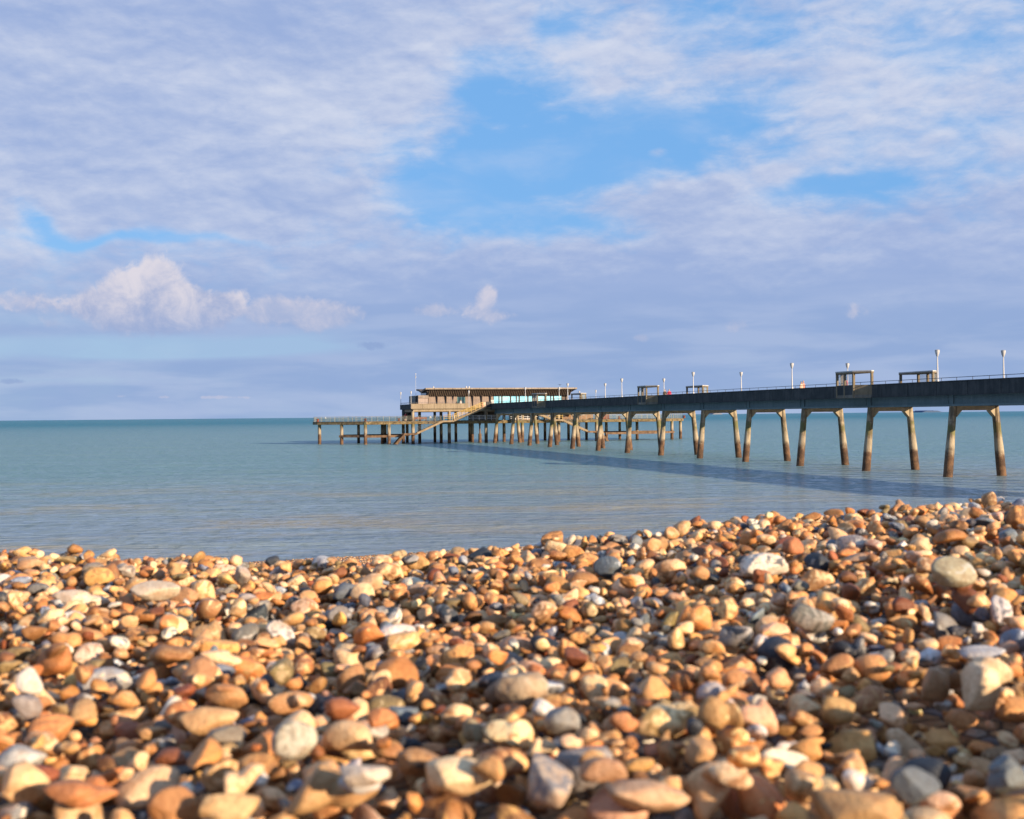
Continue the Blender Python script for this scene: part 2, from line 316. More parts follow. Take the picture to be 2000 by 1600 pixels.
# ------------------------------------------------------------------ object helpers
def tag(o, label=None, cat=None, group=None, kind=None):
    if label: o['label'] = label
    if cat: o['category'] = cat
    if group: o['group'] = group
    if kind: o['kind'] = kind
    return o
def empty(name, loc=(0, 0, 0), rz=0, label=None, cat=None, group=None):
    o = bpy.data.objects.new(name, None); o.location = loc; o.rotation_euler = (0, 0, rz); o.empty_display_size = .3
    col.objects.link(o); return tag(o, label, cat, group)
class MB:
    def __init__(s): s.v = []; s.f = []; s.mi = []; s.cur = 0
    def add(s, vs_, fs):
        b = len(s.v); s.v += [tuple(q) for q in vs_]; s.f += [tuple(b + i for i in q) for q in fs]; s.mi += [s.cur] * len(fs); return s
    def box(s, x0, x1, y0, y1, z0, z1):
        return s.add([(x, y, z) for z in (z0, z1) for x, y in ((x0, y0), (x1, y0), (x1, y1), (x0, y1))],
                     [(3, 2, 1, 0), (4, 5, 6, 7), (0, 1, 5, 4), (1, 2, 6, 5), (2, 3, 7, 6), (3, 0, 4, 7)])
    def prism(s, poly, z0, z1):                 # poly of (x, y) counter-clockwise
        n_ = len(poly); return s.add([(x, y, z0) for x, y in poly] + [(x, y, z1) for x, y in poly],
            [tuple(range(n_))[::-1], tuple(range(n_, 2 * n_))] + [(i, (i + 1) % n_, (i + 1) % n_ + n_, i + n_) for i in range(n_)])
    def extr(s, poly, d):                       # 3D polygon extruded by vector d
        n_ = len(poly); d = Vector(d); A = [Vector(q) for q in poly]
        return s.add(A + [q + d for q in A], [tuple(range(n_)), tuple(range(n_, 2 * n_))[::-1]] + [((i + 1) % n_, i, i + n_, (i + 1) % n_ + n_) for i in range(n_)])
    def tube(s, pts, rad, k=8, caps=True):
        pts = [Vector(q) for q in pts]; rad = rad if isinstance(rad, (list, tuple)) else [rad] * len(pts)
        b = len(s.v); prev = None
        for i, q in enumerate(pts):
            d = (pts[min(i + 1, len(pts) - 1)] - pts[max(i - 1, 0)]).normalized()
            a_ = Vector((0, 0, 1)).cross(d) if abs(d.z) < .9 else Vector((1, 0, 0)).cross(d)
            if prev is not None and a_.dot(prev) < 0: a_ = -a_
            a_.normalize(); prev = a_; c_ = d.cross(a_)
            for j in range(k):
                t = 2 * pi * j / k; s.v.append(tuple(q + (a_ * cos(t) + c_ * sin(t)) * rad[i]))
        for i in range(len(pts) - 1):
            for j in range(k):
                s.f.append((b + i * k + j, b + i * k + (j + 1) % k, b + (i + 1) * k + (j + 1) % k, b + (i + 1) * k + j)); s.mi.append(s.cur)
        if caps:
            s.f.append(tuple(b + j for j in range(k))[::-1]); s.f.append(tuple(b + (len(pts) - 1) * k + j for j in range(k))); s.mi += [s.cur] * 2
        return s
    def bar(s, p0, p1, w, h_):                  # rectangular bar between two points, w sideways, h up
        p0 = Vector(p0); p1 = Vector(p1); d = (p1 - p0).normalized(); sd_ = d.cross(Vector((0, 0, 1)))
        sd_ = Vector((1, 0, 0)) if sd_.length < 1e-4 else sd_.normalized(); u_ = sd_.cross(d)
        q = [sd_ * (w / 2 * i) + u_ * (h_ / 2 * j) for i, j in ((-1, -1), (1, -1), (1, 1), (-1, 1))]
        return s.add([p0 + t for t in q] + [p1 + t for t in q], [(3, 2, 1, 0), (4, 5, 6, 7), (0, 1, 5, 4), (1, 2, 6, 5), (2, 3, 7, 6), (3, 0, 4, 7)])
    def build(s, name, m_, parent=None, smooth=False, bevel=0):
        me = bpy.data.meshes.new(name); me.from_pydata(s.v, [], s.f); me.update()
        for mm in (m_ if isinstance(m_, (list, tuple)) else [m_]): me.materials.append(MATS[mm])
        for p_, i in zip(me.polygons, s.mi): p_.material_index = i
        if smooth:
            me.polygons.foreach_set('use_smooth', [True] * len(me.polygons)); me.set_sharp_from_angle(angle=R(40))
        o = bpy.data.objects.new(name, me); col.objects.link(o)
        if parent: o.parent = parent
        if bevel:
            bv = o.modifiers.new('bevel', 'BEVEL'); bv.width = bevel; bv.segments = 2; bv.limit_method = 'ANGLE'
        return o
def copy_tree(o, parent=None):
    c = o.copy(); col.objects.link(c); c.parent = parent
    for ch in [q for q in KIDS.get(o.name, [])]: copy_tree(ch, c)
    return c
KIDS = {}
def remember(root):
    for o in list(col.objects):
        if o.parent is not None:
            KIDS.setdefault(o.parent.name, [])
            if o not in KIDS[o.parent.name]: KIDS[o.parent.name].append(o)

# ------------------------------------------------------------------ pier frame: u runs out to sea, v across to the right
TH = math.atan(655 / FPX); CA, SA = cos(TH), sin(TH)
def W2(u, v, z=0): return (v * CA - u * SA, v * SA + u * CA, z)
def vx(x, u):                                    # v of a point at distance u seen at photo column x
    t = (x - 1000) / FPX; return u * (SA + t * CA) / (CA - t * SA)
def ux(x, v):
    t = (x - 1000) / FPX; return v * (CA - t * SA) / (SA + t * CA)
def zz(x, y, u, v=None):
    if v is None: v = vx(x, u)
    return EYE + (821.5 - .00925 * x - y) * (v * SA + u * CA) / FPX
V0 = 71.4                                         # centre line of the pier
E_N, E_F = 67.75 - V0, 75.05 - V0                 # near and far parapet, local x
BENT0, BSTEP = 94.9, 13.52
UF = 259.0                                        # front of the pier head
O = W2(0, V0)                                     # local frame: x = v - V0, y = u

# ------------------------------------------------------------------ pier
pier = empty('pier', W2(BENT0, V0), TH, 'long concrete pier on pairs of splayed round legs running out to the pier head', 'pier')
YB = BENT0
u0, u1 = 48.0, UF                                 # deck runs on past the frame towards the shore
PZ = 8.75; FZ = 7.57; GZ = 6.52
b = MB().box(E_N + .22, E_F - .22, u0 - YB, u1 - YB, 7.60, 7.85); b.build('deck', 'shaded_concrete', pier)
def parapet(side):
    m_ = MB(); e = E_N if side < 0 else E_F; i_ = e + (.2 if side < 0 else -.2); a_, c_ = min(e, i_), max(e, i_)
    u = u0
    L = BSTEP / 3
    k = 0
    start = BENT0 + 1.0 - BSTEP * 4
    while start < u1:
        s0, s1 = max(start, u0), min(start + L - .05, u1)
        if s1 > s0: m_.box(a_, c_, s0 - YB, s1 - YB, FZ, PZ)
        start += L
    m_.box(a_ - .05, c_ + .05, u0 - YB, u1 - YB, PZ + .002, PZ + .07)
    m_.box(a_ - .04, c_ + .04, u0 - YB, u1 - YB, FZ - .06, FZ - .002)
    return m_.build('parapet', 'shaded_concrete', pier)
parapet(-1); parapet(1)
for side in (-1, 1):
    x = -2.55 if side < 0 else 1.95
    m_ = MB().box(x - .16, x + .16, u0 - YB, u1 - YB, GZ + .2, 7.597)
    m_.box(x - .30, x + .30, u0 - YB, u1 - YB, GZ, GZ + .197)
    u = BENT0 - 3 * BSTEP
    while u < u1 - 4:
        if u > u0: m_.box(x - .27, x + .27, u - .35 - YB, u + .35 - YB, GZ + .2, 7.59); m_.box(x - .35, x - .28 if side < 0 else x + .35, u + .36 - YB, u + .46 - YB, GZ + .21, 7.58)
        u += BSTEP
    m_.build('girder', 'girder_paint', pier)
for side in (-1, 1):
    e = E_N + .1 if side < 0 else E_F - .1
    m_ = MB(); m_.tube([(e, u0 - YB, PZ + .36), (e, u1 - YB, PZ + .36)], .03, 6)
    u = u0
    while u < u1: m_.tube([(e, u - YB, PZ + .06), (e, u - YB, PZ + .36)], .025, 5, False); u += 2.25
    m_.build('handrail', 'rail_dark', pier)
# trestles
def trestle(parent, y, bases=(-3.2, 3.2)):
    t = empty('trestle', (-.32, y, 0)); t.parent = parent
    for s_ in (-1, 1):
        xb = 2.9 * s_; xt = 2.26 * s_; zt = GZ; zb = -1.0
        xb2 = xb + (xb - xt) * (1.0 / zt)
        pts = [(xb2, 0, zb), (xb, 0, 0), (xb * .64 + xt * .36, 0, zt * .36), (xb * .36 + xt * .64, 0, zt * .64), (xt, 0, zt - .003)]
        lg = MB().tube(pts, [.43, .43, .41, .345, .33], 20).build('leg', 'pile_concrete', t, True)
    c = MB(); zt = GZ - .003
    prof = [(-2.05, zt), (-2.05, zt - 1.0), (-1.5, zt - .40), (1.5, zt - .40), (2.05, zt - 1.0), (2.05, zt)]
    c.extr([(x, -.28, z) for x, z in prof], (0, .56, 0)); c.build('cap_beam', 'cap_concrete', t)
    return t
trestle(pier, 0.0)
remember(pier)
t0 = KIDS[pier.name][-1]
for o in KIDS[pier.name]:
    if o.name.startswith('trestle'): t0 = o
for i in list(range(-3, 0)) + list(range(1, 13)):
    c = t0.copy(); col.objects.link(c); c.parent = pier; c.location = (-.32, BSTEP * i, 0)
    for g in KIDS[t0.name]:
        d = g.copy(); col.objects.link(d); d.parent = c

# ------------------------------------------------------------------ lamps
def make_lamp():
    t = empty('street_lamp')
    MB().tube([(0, 0, 0), (0, 0, .12), (0, 0, .14), (0, 0, 2.3)], [.14, .13, .085, .05], 12).build('pole', 'lamp_white', t, True)
    MB().tube([(0, 0, 2.28), (0, 0, 2.34), (0, 0, 2.55), (0, 0, 2.75), (0, 0, 2.86)], [.06, .09, .17, .215, .215], 16).build('lantern', 'lantern_glass', t, True)
    MB().tube([(0, 0, 2.86), (0, 0, 2.90), (0, 0, 2.95)], [.235, .225, .10], 16).build('lantern_cap', 'lamp_cap', t, True)
    return t
lamp0 = make_lamp(); remember(lamp0); used_lamp = [False]
def put_lamp(u, v, z, label, group, h_=1.0):
    o = lamp0 if not used_lamp[0] else copy_tree(lamp0); used_lamp[0] = True
    o.location = W2(u, v, z); o.rotation_euler = (0, 0, TH); o.scale = (1, 1, 1) if h_ == 1 else (.8, .8, h_); tag(o, label, 'lamp post', group)
GL = 'white lamp posts along the pier'
near_l = ['white lamp post on the near parapet in front of the rightmost open shelter', 'white lamp post on the near parapet just left of the walkers in pale pink', 'lamp post at the left end of the second open shelter',
          'lone near-side lamp post left of the second largest shelter', 'tallest white lamp post before the right end of the cafe', 'white lamp post in front of the cafe windows left of the smallest near shelter']
far_l = ['rightmost white lamp post, rising behind the parapet alone', 'white lamp post rising from behind the roof of the largest near shelter', 'far lamp post alone in open sky right of the second open shelter',
         'white lamp post between the middle near shelter and the strolling couple', 'far-parapet lamp post in clear sky right of the cafe', 'shorter white lamp post just right of the smallest near shelter']
for j in range(6):
    z = PZ + .071
    put_lamp(95.8 + 27.15 * j, 67.84, z, near_l[j], GL)
    put_lamp(95.8 + 27.15 * j, 75.02, z, far_l[j], GL)
for x, yt, lab in ((783, 765.5, 'thin white lamp post at the far left corner of the upper deck'), (803, 764, 'thin white lamp post above the near left corner of the upper deck'),
                   (916, 762.7, 'white lamp post in front of the timber wall beside the teal cafe door'), (1055, 761, 'white lamp post whose head shows just above the smallest near shelter'),
                   (1132, 763.6, 'white lamp post just showing over the far shelter beside the cafe'), (1164, 761.4, 'small distant white lamp post right of the cafe at the back of the upper deck')):
    u = 272 if x in (783, 1132, 1164, 1055) else 259.15
    v = vx(x, u); zt_ = zz(x, yt, u, v)
    put_lamp(u, v, 7.9, lab, 'white lamp posts on the pier head', (zt_ - 7.9) / 2.95)

# ------------------------------------------------------------------ shelters on the trunk (half bays over each parapet)
def make_shelter():
    t = empty('shelter')                          # local: x<0 outwards over the sea, y along the pier, z from the deck
    P, Ln, Wi = 1.3, 1.6, .22                    # projection, half length of the outer face, depth inwards
    outer = [(-P, -Ln), (0, -Ln - P), (Wi, -Ln - P), (Wi, Ln + P), (0, Ln + P), (-P, Ln)]
    def inset(d): return [(-P + d, -Ln + d * .4), (d * .4, -Ln - P + d), (Wi - .0, -Ln - P + d), (Wi - .0, Ln + P - d), (d * .4, Ln + P - d), (-P + d, Ln - d * .4)]
    MB().prism(outer[::-1][::-1], -.36, -.05).build('floor', 'dark_concrete', t)
    # walls below the openings
    def wall(a_, c_, z0, z1, th_, name, m_, off=0.0):
        a_ = Vector(a_ + (0,)); c_ = Vector(c_ + (0,)); d = (c_ - a_).normalized(); n_ = Vector((d.y, -d.x, 0))
        if n_.dot((a_ + c_) / 2 - Vector((.6, 0, 0))) > 0: n_ = -n_
        a_ = a_ + n_ * off; c_ = c_ + n_ * off
        return MB().add([a_ + Vector((0, 0, z0)), c_ + Vector((0, 0, z0)), c_ + n_ * th_ + Vector((0, 0, z0)), a_ + n_ * th_ + Vector((0, 0, z0)),
                  a_ + Vector((0, 0, z1)), c_ + Vector((0, 0, z1)), c_ + n_ * th_ + Vector((0, 0, z1)), a_ + n_ * th_ + Vector((0, 0, z1))],
                 [(3, 2, 1, 0), (4, 5, 6, 7), (0, 1, 5, 4), (1, 2, 6, 5), (2, 3, 7, 6), (3, 0, 4, 7)]).build(name, m_, t)
    edges = [((-P, -Ln), (0, -Ln - P)), ((-P, -Ln), (-P, Ln)), ((-P, Ln), (0, Ln + P))]
    for a_, c_ in edges: wall(a_, c_, -.045, .96, .12, 'wall', 'shelter_concrete' if a_[0] != c_[0] else 'shaded_concrete', .01)  # shaded front gets the dark copy, sun-raked splays the lit tan
    for (x, y) in ((-P + .08, -Ln + .03), (-P + .08, Ln - .03), (.08, -Ln - P + .05), (.08, Ln + P - .05), (-P + .08, 0.1)):
        MB().box(x - .11, x + .11, y - .11, y + .11, -.3 if x < -.5 else -.04, 2.25).build('post', 'shelter_concrete', t)
    for i, (a_, c_) in enumerate(edges):
        if i == 1:
            wall((-P, -Ln + .2), (-P, .08), .965, 2.12, .02, 'pane', 'shelter_pane', .07); wall((-P, .32), (-P, Ln - .2), .965, 2.12, .02, 'pane', 'shelter_pane', .07)
        elif i == 2: wall(a_, c_, .965, 2.12, .02, 'pane', 'shelter_pane', .07)
    g = .03
    MB().prism([(-P - .08, -Ln - .03), (-.05, -Ln - P - .1), (Wi, -Ln - P - .1), (Wi, Ln + P + .1), (-.05, Ln + P + .1), (-P - .08, Ln + .03)], 2.14, 2.30).build('roof', 'shelter_concrete', t)
    MB().prism([(-P - .10, -Ln - .04), (-.06, -Ln - P - .12), (Wi, -Ln - P - .12), (Wi, Ln + P + .12), (-.06, Ln + P + .12), (-P - .10, Ln + .04)], 2.303, 2.42).build('roof_edge', 'white_paint', t)
    MB().box(-P + .2, -P + .62, -Ln + .3, Ln - .3, .38, .45).box(-P + .25, -P + .35, -Ln + .35, -Ln + .45, -.045, .378).box(-P + .25, -P + .35, Ln - .45, Ln - .35, -.045, .378).build('seat', 'roof_timber', t)
    return t
sh0 = make_shelter(); remember(sh0); fs_ = True
GS = 'concrete and glass shelters on the pier'
for xn, labn, labf in ((1672, 'largest near-side concrete shelter with a seated figure in red behind its glass', 'rightmost open-sided concrete shelter, on the far side beside the tall lamp'),
                 (1270, 'near-side concrete shelter with white roof edge left of the strolling couple', 'open-sided concrete shelter on the far parapet right of the strolling couple'),
                 (1057, 'smallest near-side concrete shelter standing in front of the cafe windows', 'small open concrete shelter on the far side at the right end of the cafe')):
    uc = ux(xn, E_N + V0)
    for side, lab in ((-1, labn), (1, labf)):
        o = sh0 if fs_ else copy_tree(sh0); fs_ = False
        o.location = W2(uc, V0 + (E_N if side < 0 else E_F), 7.86); o.rotation_euler = (0, 0, TH + (0 if side < 0 else pi)); tag(o, lab, 'shelter', GS)

# ------------------------------------------------------------------ pier head
head = empty('landing_stage', W2(UF, V0), TH, 'two storey concrete pier head on many piles with low landing deck and stairs', 'pier head')
def hx(x, u=UF): return vx(x, u) - V0            # local x from the photo column, on the front line
LZ = 5.05; CH = 9.6; DL = 17.0
xl, xr = hx(714), hx(1294)
low = [(xl, 0), (xr, 0), (xr + CH, CH), (xr + CH, DL), (xl - CH, DL), (xl - CH, CH)]
MB().prism([(x, y) for x, y in low], LZ - .16, LZ).build('landing_deck', 'deck_slab', head)
# edge beam below the landing deck
bm_ = MB()
for i in range(len(low)):
    a_, c_ = Vector(low[i] + (LZ - .42,)), Vector(low[(i + 1) % len(low)] + (LZ - .42,))
    cen = Vector(((xl + xr) / 2, DL / 2, LZ - .42)); n_ = ((a_ + c_) / 2 - cen).normalized() * -.25
    bm_.bar(a_ + n_, c_ + n_, .3, .5)
x = xl + 1
while x < xr:
    bm_.box(x - .35, x + .35, -.02, .35, LZ - .40, LZ - .162); x += 1.9
for y in (5.6, 11.2): bm_.box(xl - 4, xr + 4, y - .2, y + .2, LZ - .75, LZ - .17)
bm_.build('edge_beam', 'mossy_beam', head)
# piles
def pile(x, y, zt_, r=.36, m_='pile_concrete'):
    return MB().tube([(x, y, -1), (x, y, zt_ * .5), (x, y, zt_ - .02)], [r, r * .98, r * .94], 14).build('pile', m_, head, True)
front = [714, 760, 807, 878, 950, 1021, 1092, 1166, 1228, 1293]
for px in front:
    tall = px in (807, 878, 950, 1021, 1092, 1166)
    pile(hx(px), .45, (7.2 if tall else LZ - .2), .38)
for k, (dx, dy) in enumerate(((CH * .5, CH * .5 + .4), (CH - .5, CH + .4))):
    pile(xl - dx + .25, dy, LZ - .2, .38); pile(xr + dx - .25, dy, LZ - .2, .38)
for px in (747, 788, 820, 862, 923, 985, 1050, 1131, 1185, 1245): pile(vx(px, UF + 8) - V0, 8.4, 7.1 if 790 < px < 1160 else LZ - .2, .36)
for px in (700, 752, 795, 849, 890, 917, 970, 1064, 1110, 1145, 1210, 1290): pile(vx(px, UF + 15.6) - V0, 15.6, 7.1 if 790 < px < 1160 else LZ - .2, .34)
bp_ = hx(937, UF + 4)
MB().tube([(bp_, 4, -1), (bp_, 4, 1.9), (bp_ + .03, 4, 2.1)], [.40, .38, .25], 12).tube([(bp_, 4, 2.0), (bp_ - .05, 4, 4.2)], .17, 8).tube([(bp_, 4, 3.9), (bp_, 4, 4.7)], [.22, .34], 10).build('broken_pile', 'weedy_beam', head, True)['label'] = 'broken rusty pile wasted to a thin core above the tide mark'
# low horizontal bracing at the tide mark
for a_, c_ in (((xl - .3, .6, 1.75), (hx(786), .6, 1.75)), ((xr - 14, .6, 1.75), (xr, .6, 1.75)), ((xl - 5, 5.3, 1.8), (xl - .05, .9, 1.8)), ((xr + 5, 5.3, 1.8), (xr + .05, .9, 1.8)),
              ((xl - 4, 8.4, 1.9), (vx(800, UF + 8) - V0, 8.4, 1.9)), ((vx(1160, UF + 8) - V0, 8.4, 1.9), (xr + 3, 8.4, 1.9))):
    MB().bar(a_, c_, .5, .48).build('tide_beam', 'weedy_beam', head)
# landing deck railing
def railing(name, pts, m_, z0, hgt, rails=4, step=1.25, r=.032):
    q = MB()
    for i in range(len(pts) - 1):
        a_, c_ = Vector(pts[i]), Vector(pts[i + 1]); L = (c_ - a_).length; n_ = max(1, round(L / step))
        for k in range(rails):
            dz = Vector((0, 0, z0 + hgt * (k + 1) / rails)); q.bar(a_ + dz, c_ + dz, r * 1.6, r * 1.6)
        for j in range(n_ + 1):
            w = a_.lerp(c_, j / n_); q.bar(w + Vector((0, 0, z0)), w + Vector((0, 0, z0 + hgt)), r * 2, r * 2)
    return q.build(name, m_, head)
i_ = .25
xA, xB, xC, xD = hx(868), hx(886), hx(1067), hx(1096)
railing('railing', [(xl - CH + i_, DL - .3, 0), (xl - CH + i_, CH + .1, 0), (xl + .1, i_, 0), (hx(862), i_, 0)], 'rail_pale', LZ, 1.08)
railing('railing', [(hx(1116), i_, 0), (xr - .1, i_, 0), (xr + CH - i_, CH + .1, 0), (xr + CH - i_, DL - .3, 0)], 'rail_pale', LZ, 1.08)
railing('railing', [(hx(888), i_ - .05, 0), (hx(1066), i_ - .05, 0)], 'rail_white', LZ, 1.1, 3, 1.4, .045)
railing('railing', [(xl - CH + i_, DL - .3, 0), (xr + CH - i_, DL - .3, 0)], 'rail_pale', LZ, 1.05, 3, 1.6)

# upper deck
UL = hx(803); UR = -UL - 1.5 + 2 * ((UL + hx(1166)) / 2) * 0; UR = hx(1152); UD = 13.5
MB().box(UL + .2, UR - .2, .2, UD, 7.60, 7.88).build('upper_deck', 'deck_slab', head)
ff = MB(); L1 = hx(915.6)
n_ = 5
for i in range(n_):
    a_ = UL + (L1 - UL) * i / n_; c_ = UL + (L1 - UL) * (i + 1) / n_ - .05
    ff.box(a_, c_, 0, .25, 7.72, PZ)
ff.box(hx(944), E_N - .02, .0, .25, 7.72, 8.0)
ff.box(E_F + .02, UR, 0, .25, 7.72, PZ)
ff.box(UL - .05, L1 + .05, -.04, .29, PZ + .002, PZ + .09)
ff.build('front_fascia', 'fascia_concrete', head)
sf = MB(); sf.box(UL - .003, UL + .25, .26, UD, 7.62, PZ).box(UR - .25, UR + .003, .26, UD, 7.62, PZ).box(UL + .26, UR - .26, UD - .25, UD, 7.62, PZ).build('side_fascia', 'shaded_concrete', head)  # sides use the shade-darkened copy of the front concrete
fb = MB().box(UL + .5, UR - .5, .35, .8, 7.10, 7.59).box(UL + .5, UR - .5, 4.4, 4.8, 7.0, 7.59).box(UL + .5, UR - .5, 8.2, 8.7, 7.0, 7.59).box(UL + .5, UR - .5, 12.4, 12.9, 7.0, 7.59)
for px in front[2:8]: fb.box(hx(px) - .25, hx(px) + .25, .82, 12.3, 7.02, 7.58)
fb.build('deck_beam', 'fascia_concrete', head)
railing('railing', [(UL + .1, UD - .2, 0), (UL + .1, .1, 0), (L1 - .1, .1, 0)], 'rail_dark', PZ + .08, .32, 1, 1.2, .03)
# rooms below the upper deck
MB().box(hx(925, UF + 6), hx(972, UF + 6), 6, 11, LZ + .002, 7.595).build('store_room', 'dark_concrete', head)
MB().box(hx(1005, UF + 6), hx(1045, UF + 6), 6, 11, LZ + .002, 6.3).build('low_wall', 'pink_render', head)
rm = MB().box(hx(1098, UF + 5), hx(1158, UF + 5), 5, 10, LZ + .002, 7.59); rm.build('kiosk_wall', 'brown_brick', head)
MB().box(hx(1122, UF + 5), hx(1142, UF + 5), 4.94, 4.998, LZ + .9, LZ + 2.1).build('kiosk_window', 'pink_render', head)
MB().box(hx(788, UF + 9), hx(796, UF + 9), 9, 11, LZ + .002, 7.6).box(hx(800, UF + 9), hx(806, UF + 9), 9, 11, LZ + .002, 7.6).build('lobby_wall', 'shaded_concrete', head)

# stairs
def stair(mirror=False):
    root = empty('outer_stair', (0, 0, 0)); root.parent = head
    cx = hx(981)
    def X(px):
        return hx(px) if not mirror else 2 * cx - hx(px) + 0
    yo, yi = -1.5, -.12                          # outside the front line
    def flight(pa, za, pb, zb, m_, w0=yo, w1=yi, name='flight', depth=.42):
        q = MB(); xa, xb_ = X(pa), X(pb)
        for y in (w0, w1): q.bar((xa, y, za), (xb_, y, zb), .14, depth)
        n_ = max(3, int(abs(za - zb) / .19))
        for i in range(n_):
            t = (i + .5) / n_; x = xa + (xb_ - xa) * t; z = za + (zb - za) * t
            q.box(x - .16, x + .16, w0 + .08, w1 - .08, z - .02, z + .03)
        return q.build(name, m_, root)
    def rails(pa, za, pb, zb, m_, n_=3, step=1.1, ys=(yo, yi), r=.035):
        q = MB()
        for y in ys:
            a_, c_ = Vector((X(pa), y, za)), Vector((X(pb), y, zb)); k_ = max(1, round((c_ - a_).length / step))
            for k in range(n_): dz = Vector((0, 0, .2 + 1.05 * (k + 1) / n_)); q.bar(a_ + dz, c_ + dz, r * 2, r * 2)
            for j in range(k_ + 1): w = a_.lerp(c_, j / k_); q.bar(w, w + Vector((0, 0, 1.25)), r * 2.2, r * 2.2)
        return q.build('stair_railing', m_, root)
    flight(942, 7.75, 884, 5.1, 'stair_concrete', depth=.5)
    rails(942, 7.85, 884, 5.2, 'rail_yellow')
    MB().box(min(X(863), X(884)), max(X(863), X(884)), yo - .05, yi, 4.75, 5.10).build('landing', 'stair_concrete', root)
    rails(881, 5.05, 864, 5.05, 'rail_yellow', 3, 1.4, (yo,))
    flight(863, 4.95, 812, 2.35, 'stair_concrete', depth=.42)
    rails(860, 4.8, 815, 2.5, 'rail_dark', 3, 1.4, (yi,))
    MB().box(min(X(786), X(812)), max(X(786), X(812)), yo - .05, yi, 2.0, 2.38).build('landing', 'weedy_beam', root)
    flight(788, 2.25, 768, -.3, 'weedy_beam', yo - .4, yi + .8, depth=.45)
    return root
stair(); stair(True)

# ------------------------------------------------------------------ cafe
UC = UF + 4.2
def cx_(x): return vx(x, UC) - V0
cafe = empty('cafe_building', W2(UC, V0, 7.885), TH, 'long low cafe with pleated timber eaves and blue windows on top of the pier head', 'cafe')
def lz(z): return z - 7.885
x0, x1 = cx_(836), cx_(1110); RZ = zz(950, 758.0, UC); EZ = zz(950, 773.2, UC); CD = 7.2
step = (cx_(1098.5) - cx_(964)) / 8 * 1.0
xw0 = cx_(963.5)
xd0, xd1 = cx_(893), cx_(909)
MB().box(x0, xd0, 0, CD, 0, lz(EZ)).box(xd1, xw0, 0, CD, 0, lz(EZ)).box(xd0, xd1, .25, CD, 0, lz(EZ)).build('timber_wall', 'cafe_clad', cafe)
bl = MB(); z = .25
while z < lz(EZ): bl.box(x0 - .01, xd0 - .02, -.035, -.003, z, z + .03).box(xd1 + .02, xw0, -.035, -.003, z, z + .03); z += .27
bl.build('board_joints', 'cafe_fin', cafe)
MB().box(xw0, x1, 0, CD, 0, .75).box(xw0, x1, .5, CD, .751, lz(EZ)).build('window_wall', 'cafe_fin', cafe)
d_ = MB().box(xd0 + .05, xd1 - .05, .1, .2, 0, lz(EZ) - .25).build('door', 'dark_glass', cafe)
MB().box(xd0 + .05, xd0 + .25, .04, .098, 0, lz(EZ) - .25).box((xd0 + xd1) / 2 - .06, (xd0 + xd1) / 2 + .06, .04, .098, 0, lz(EZ) - .25).box(xd1 - .2, xd1 - .05, .04, .098, 0, lz(EZ) - .25).build('door_frame', 'teal_frame', d_)
i = 0; x = xw0
while x + step < x1 + .4:
    w = MB().box(x + .12, x + step - .12, .02, .08, .76, lz(EZ) - .06).build('window', 'cafe_glass', cafe)
    MB().box(x + .06, x + .14, -.06, .018, .76, lz(EZ) - .05).box(x + step - .14, x + step - .06, -.06, .018, .76, lz(EZ) - .05).build('frame', 'cafe_fin', w)
    x += step
# raking fins
x = cx_(836); k = 0
while x < x1 + .2:
    if not (xd0 - .6 < x < xd1 - .2):
        q = MB().extr([(x, -.05, 0), (x, -.14, .0), (x, -.62 if x < xw0 - .3 else -.2, lz(EZ) + .1), (x, -.05, lz(EZ) + .1)], (.12, 0, 0)); q.build('fin', 'cafe_fin', cafe)
    x += step if x < xw0 - .3 else 2 * step; k += 1
# pleated eaves leaning outwards, and roof slab with butterfly section
pl = MB(); xa, xb_ = cx_(834), cx_(1113); n_ = int((xb_ - xa) / .42)
for i in range(n_):
    a_ = xa + (xb_ - xa) * i / n_; m__ = a_ + (xb_ - xa) / n_ * .5; c_ = xa + (xb_ - xa) * (i + 1) / n_
    zb_, zt_ = lz(EZ), lz(RZ) - .55
    for (p0, d0), (p1, d1) in (((a_, 0), (m__, .38)), ((m__, .38), (c_, 0))):
        pl.add([(p0, -.30 - d0, zb_), (p1, -.30 - d1, zb_), (p1 + .22, -.75 - d1, zt_), (p0 + .22, -.75 - d0, zt_)], [(0, 1, 2, 3)])
pl.build('pleated_eaves', 'roof_timber', cafe)
MB().box(xa + .05, xb_ - .05, .0, CD, lz(EZ) + .002, lz(RZ) - .45).build('upper_wall', 'cafe_fin', cafe)
rf = MB(); za = lz(RZ); L_, R_ = cx_(829), cx_(1124)
yy = [-1.35, 0.5, 3.6, 6.7, 9.4]; zt2 = [za, za - .12, za - .62, za - .12, za]
prof = [(y, z) for y, z in zip(yy, zt2)] + [(y, z - (.42 if 0 < i_ < 4 else .34)) for i_, (y, z) in list(enumerate(zip(yy, zt2)))[::-1]]
rf.extr([(L_, y, z) for y, z in prof], (R_ - L_, 0, 0)); rf.build('roof', 'roof_timber', cafe)
re_ = MB(); x = L_; k = 0
while x < R_ - .5:
    w = min(step, R_ - x); re_.box(x + .03, x + w - .03, -1.43, -1.353, za - .30, za + .03); x += step
re_.build('roof_trim', 'roof_edge', cafe)
MB().box(L_ + .5, x0 - .02, .6, CD - 1, 0, lz(RZ) - .9).build('end_glazing', 'dark_glass', cafe)
bx0, bx1 = vx(817, UF + 3) - V0, vx(836, UF + 3) - V0
MB().box(bx0, bx1, -1.3, 6.0, 0, lz(10.1)).build('end_annex', 'pink_render', cafe)
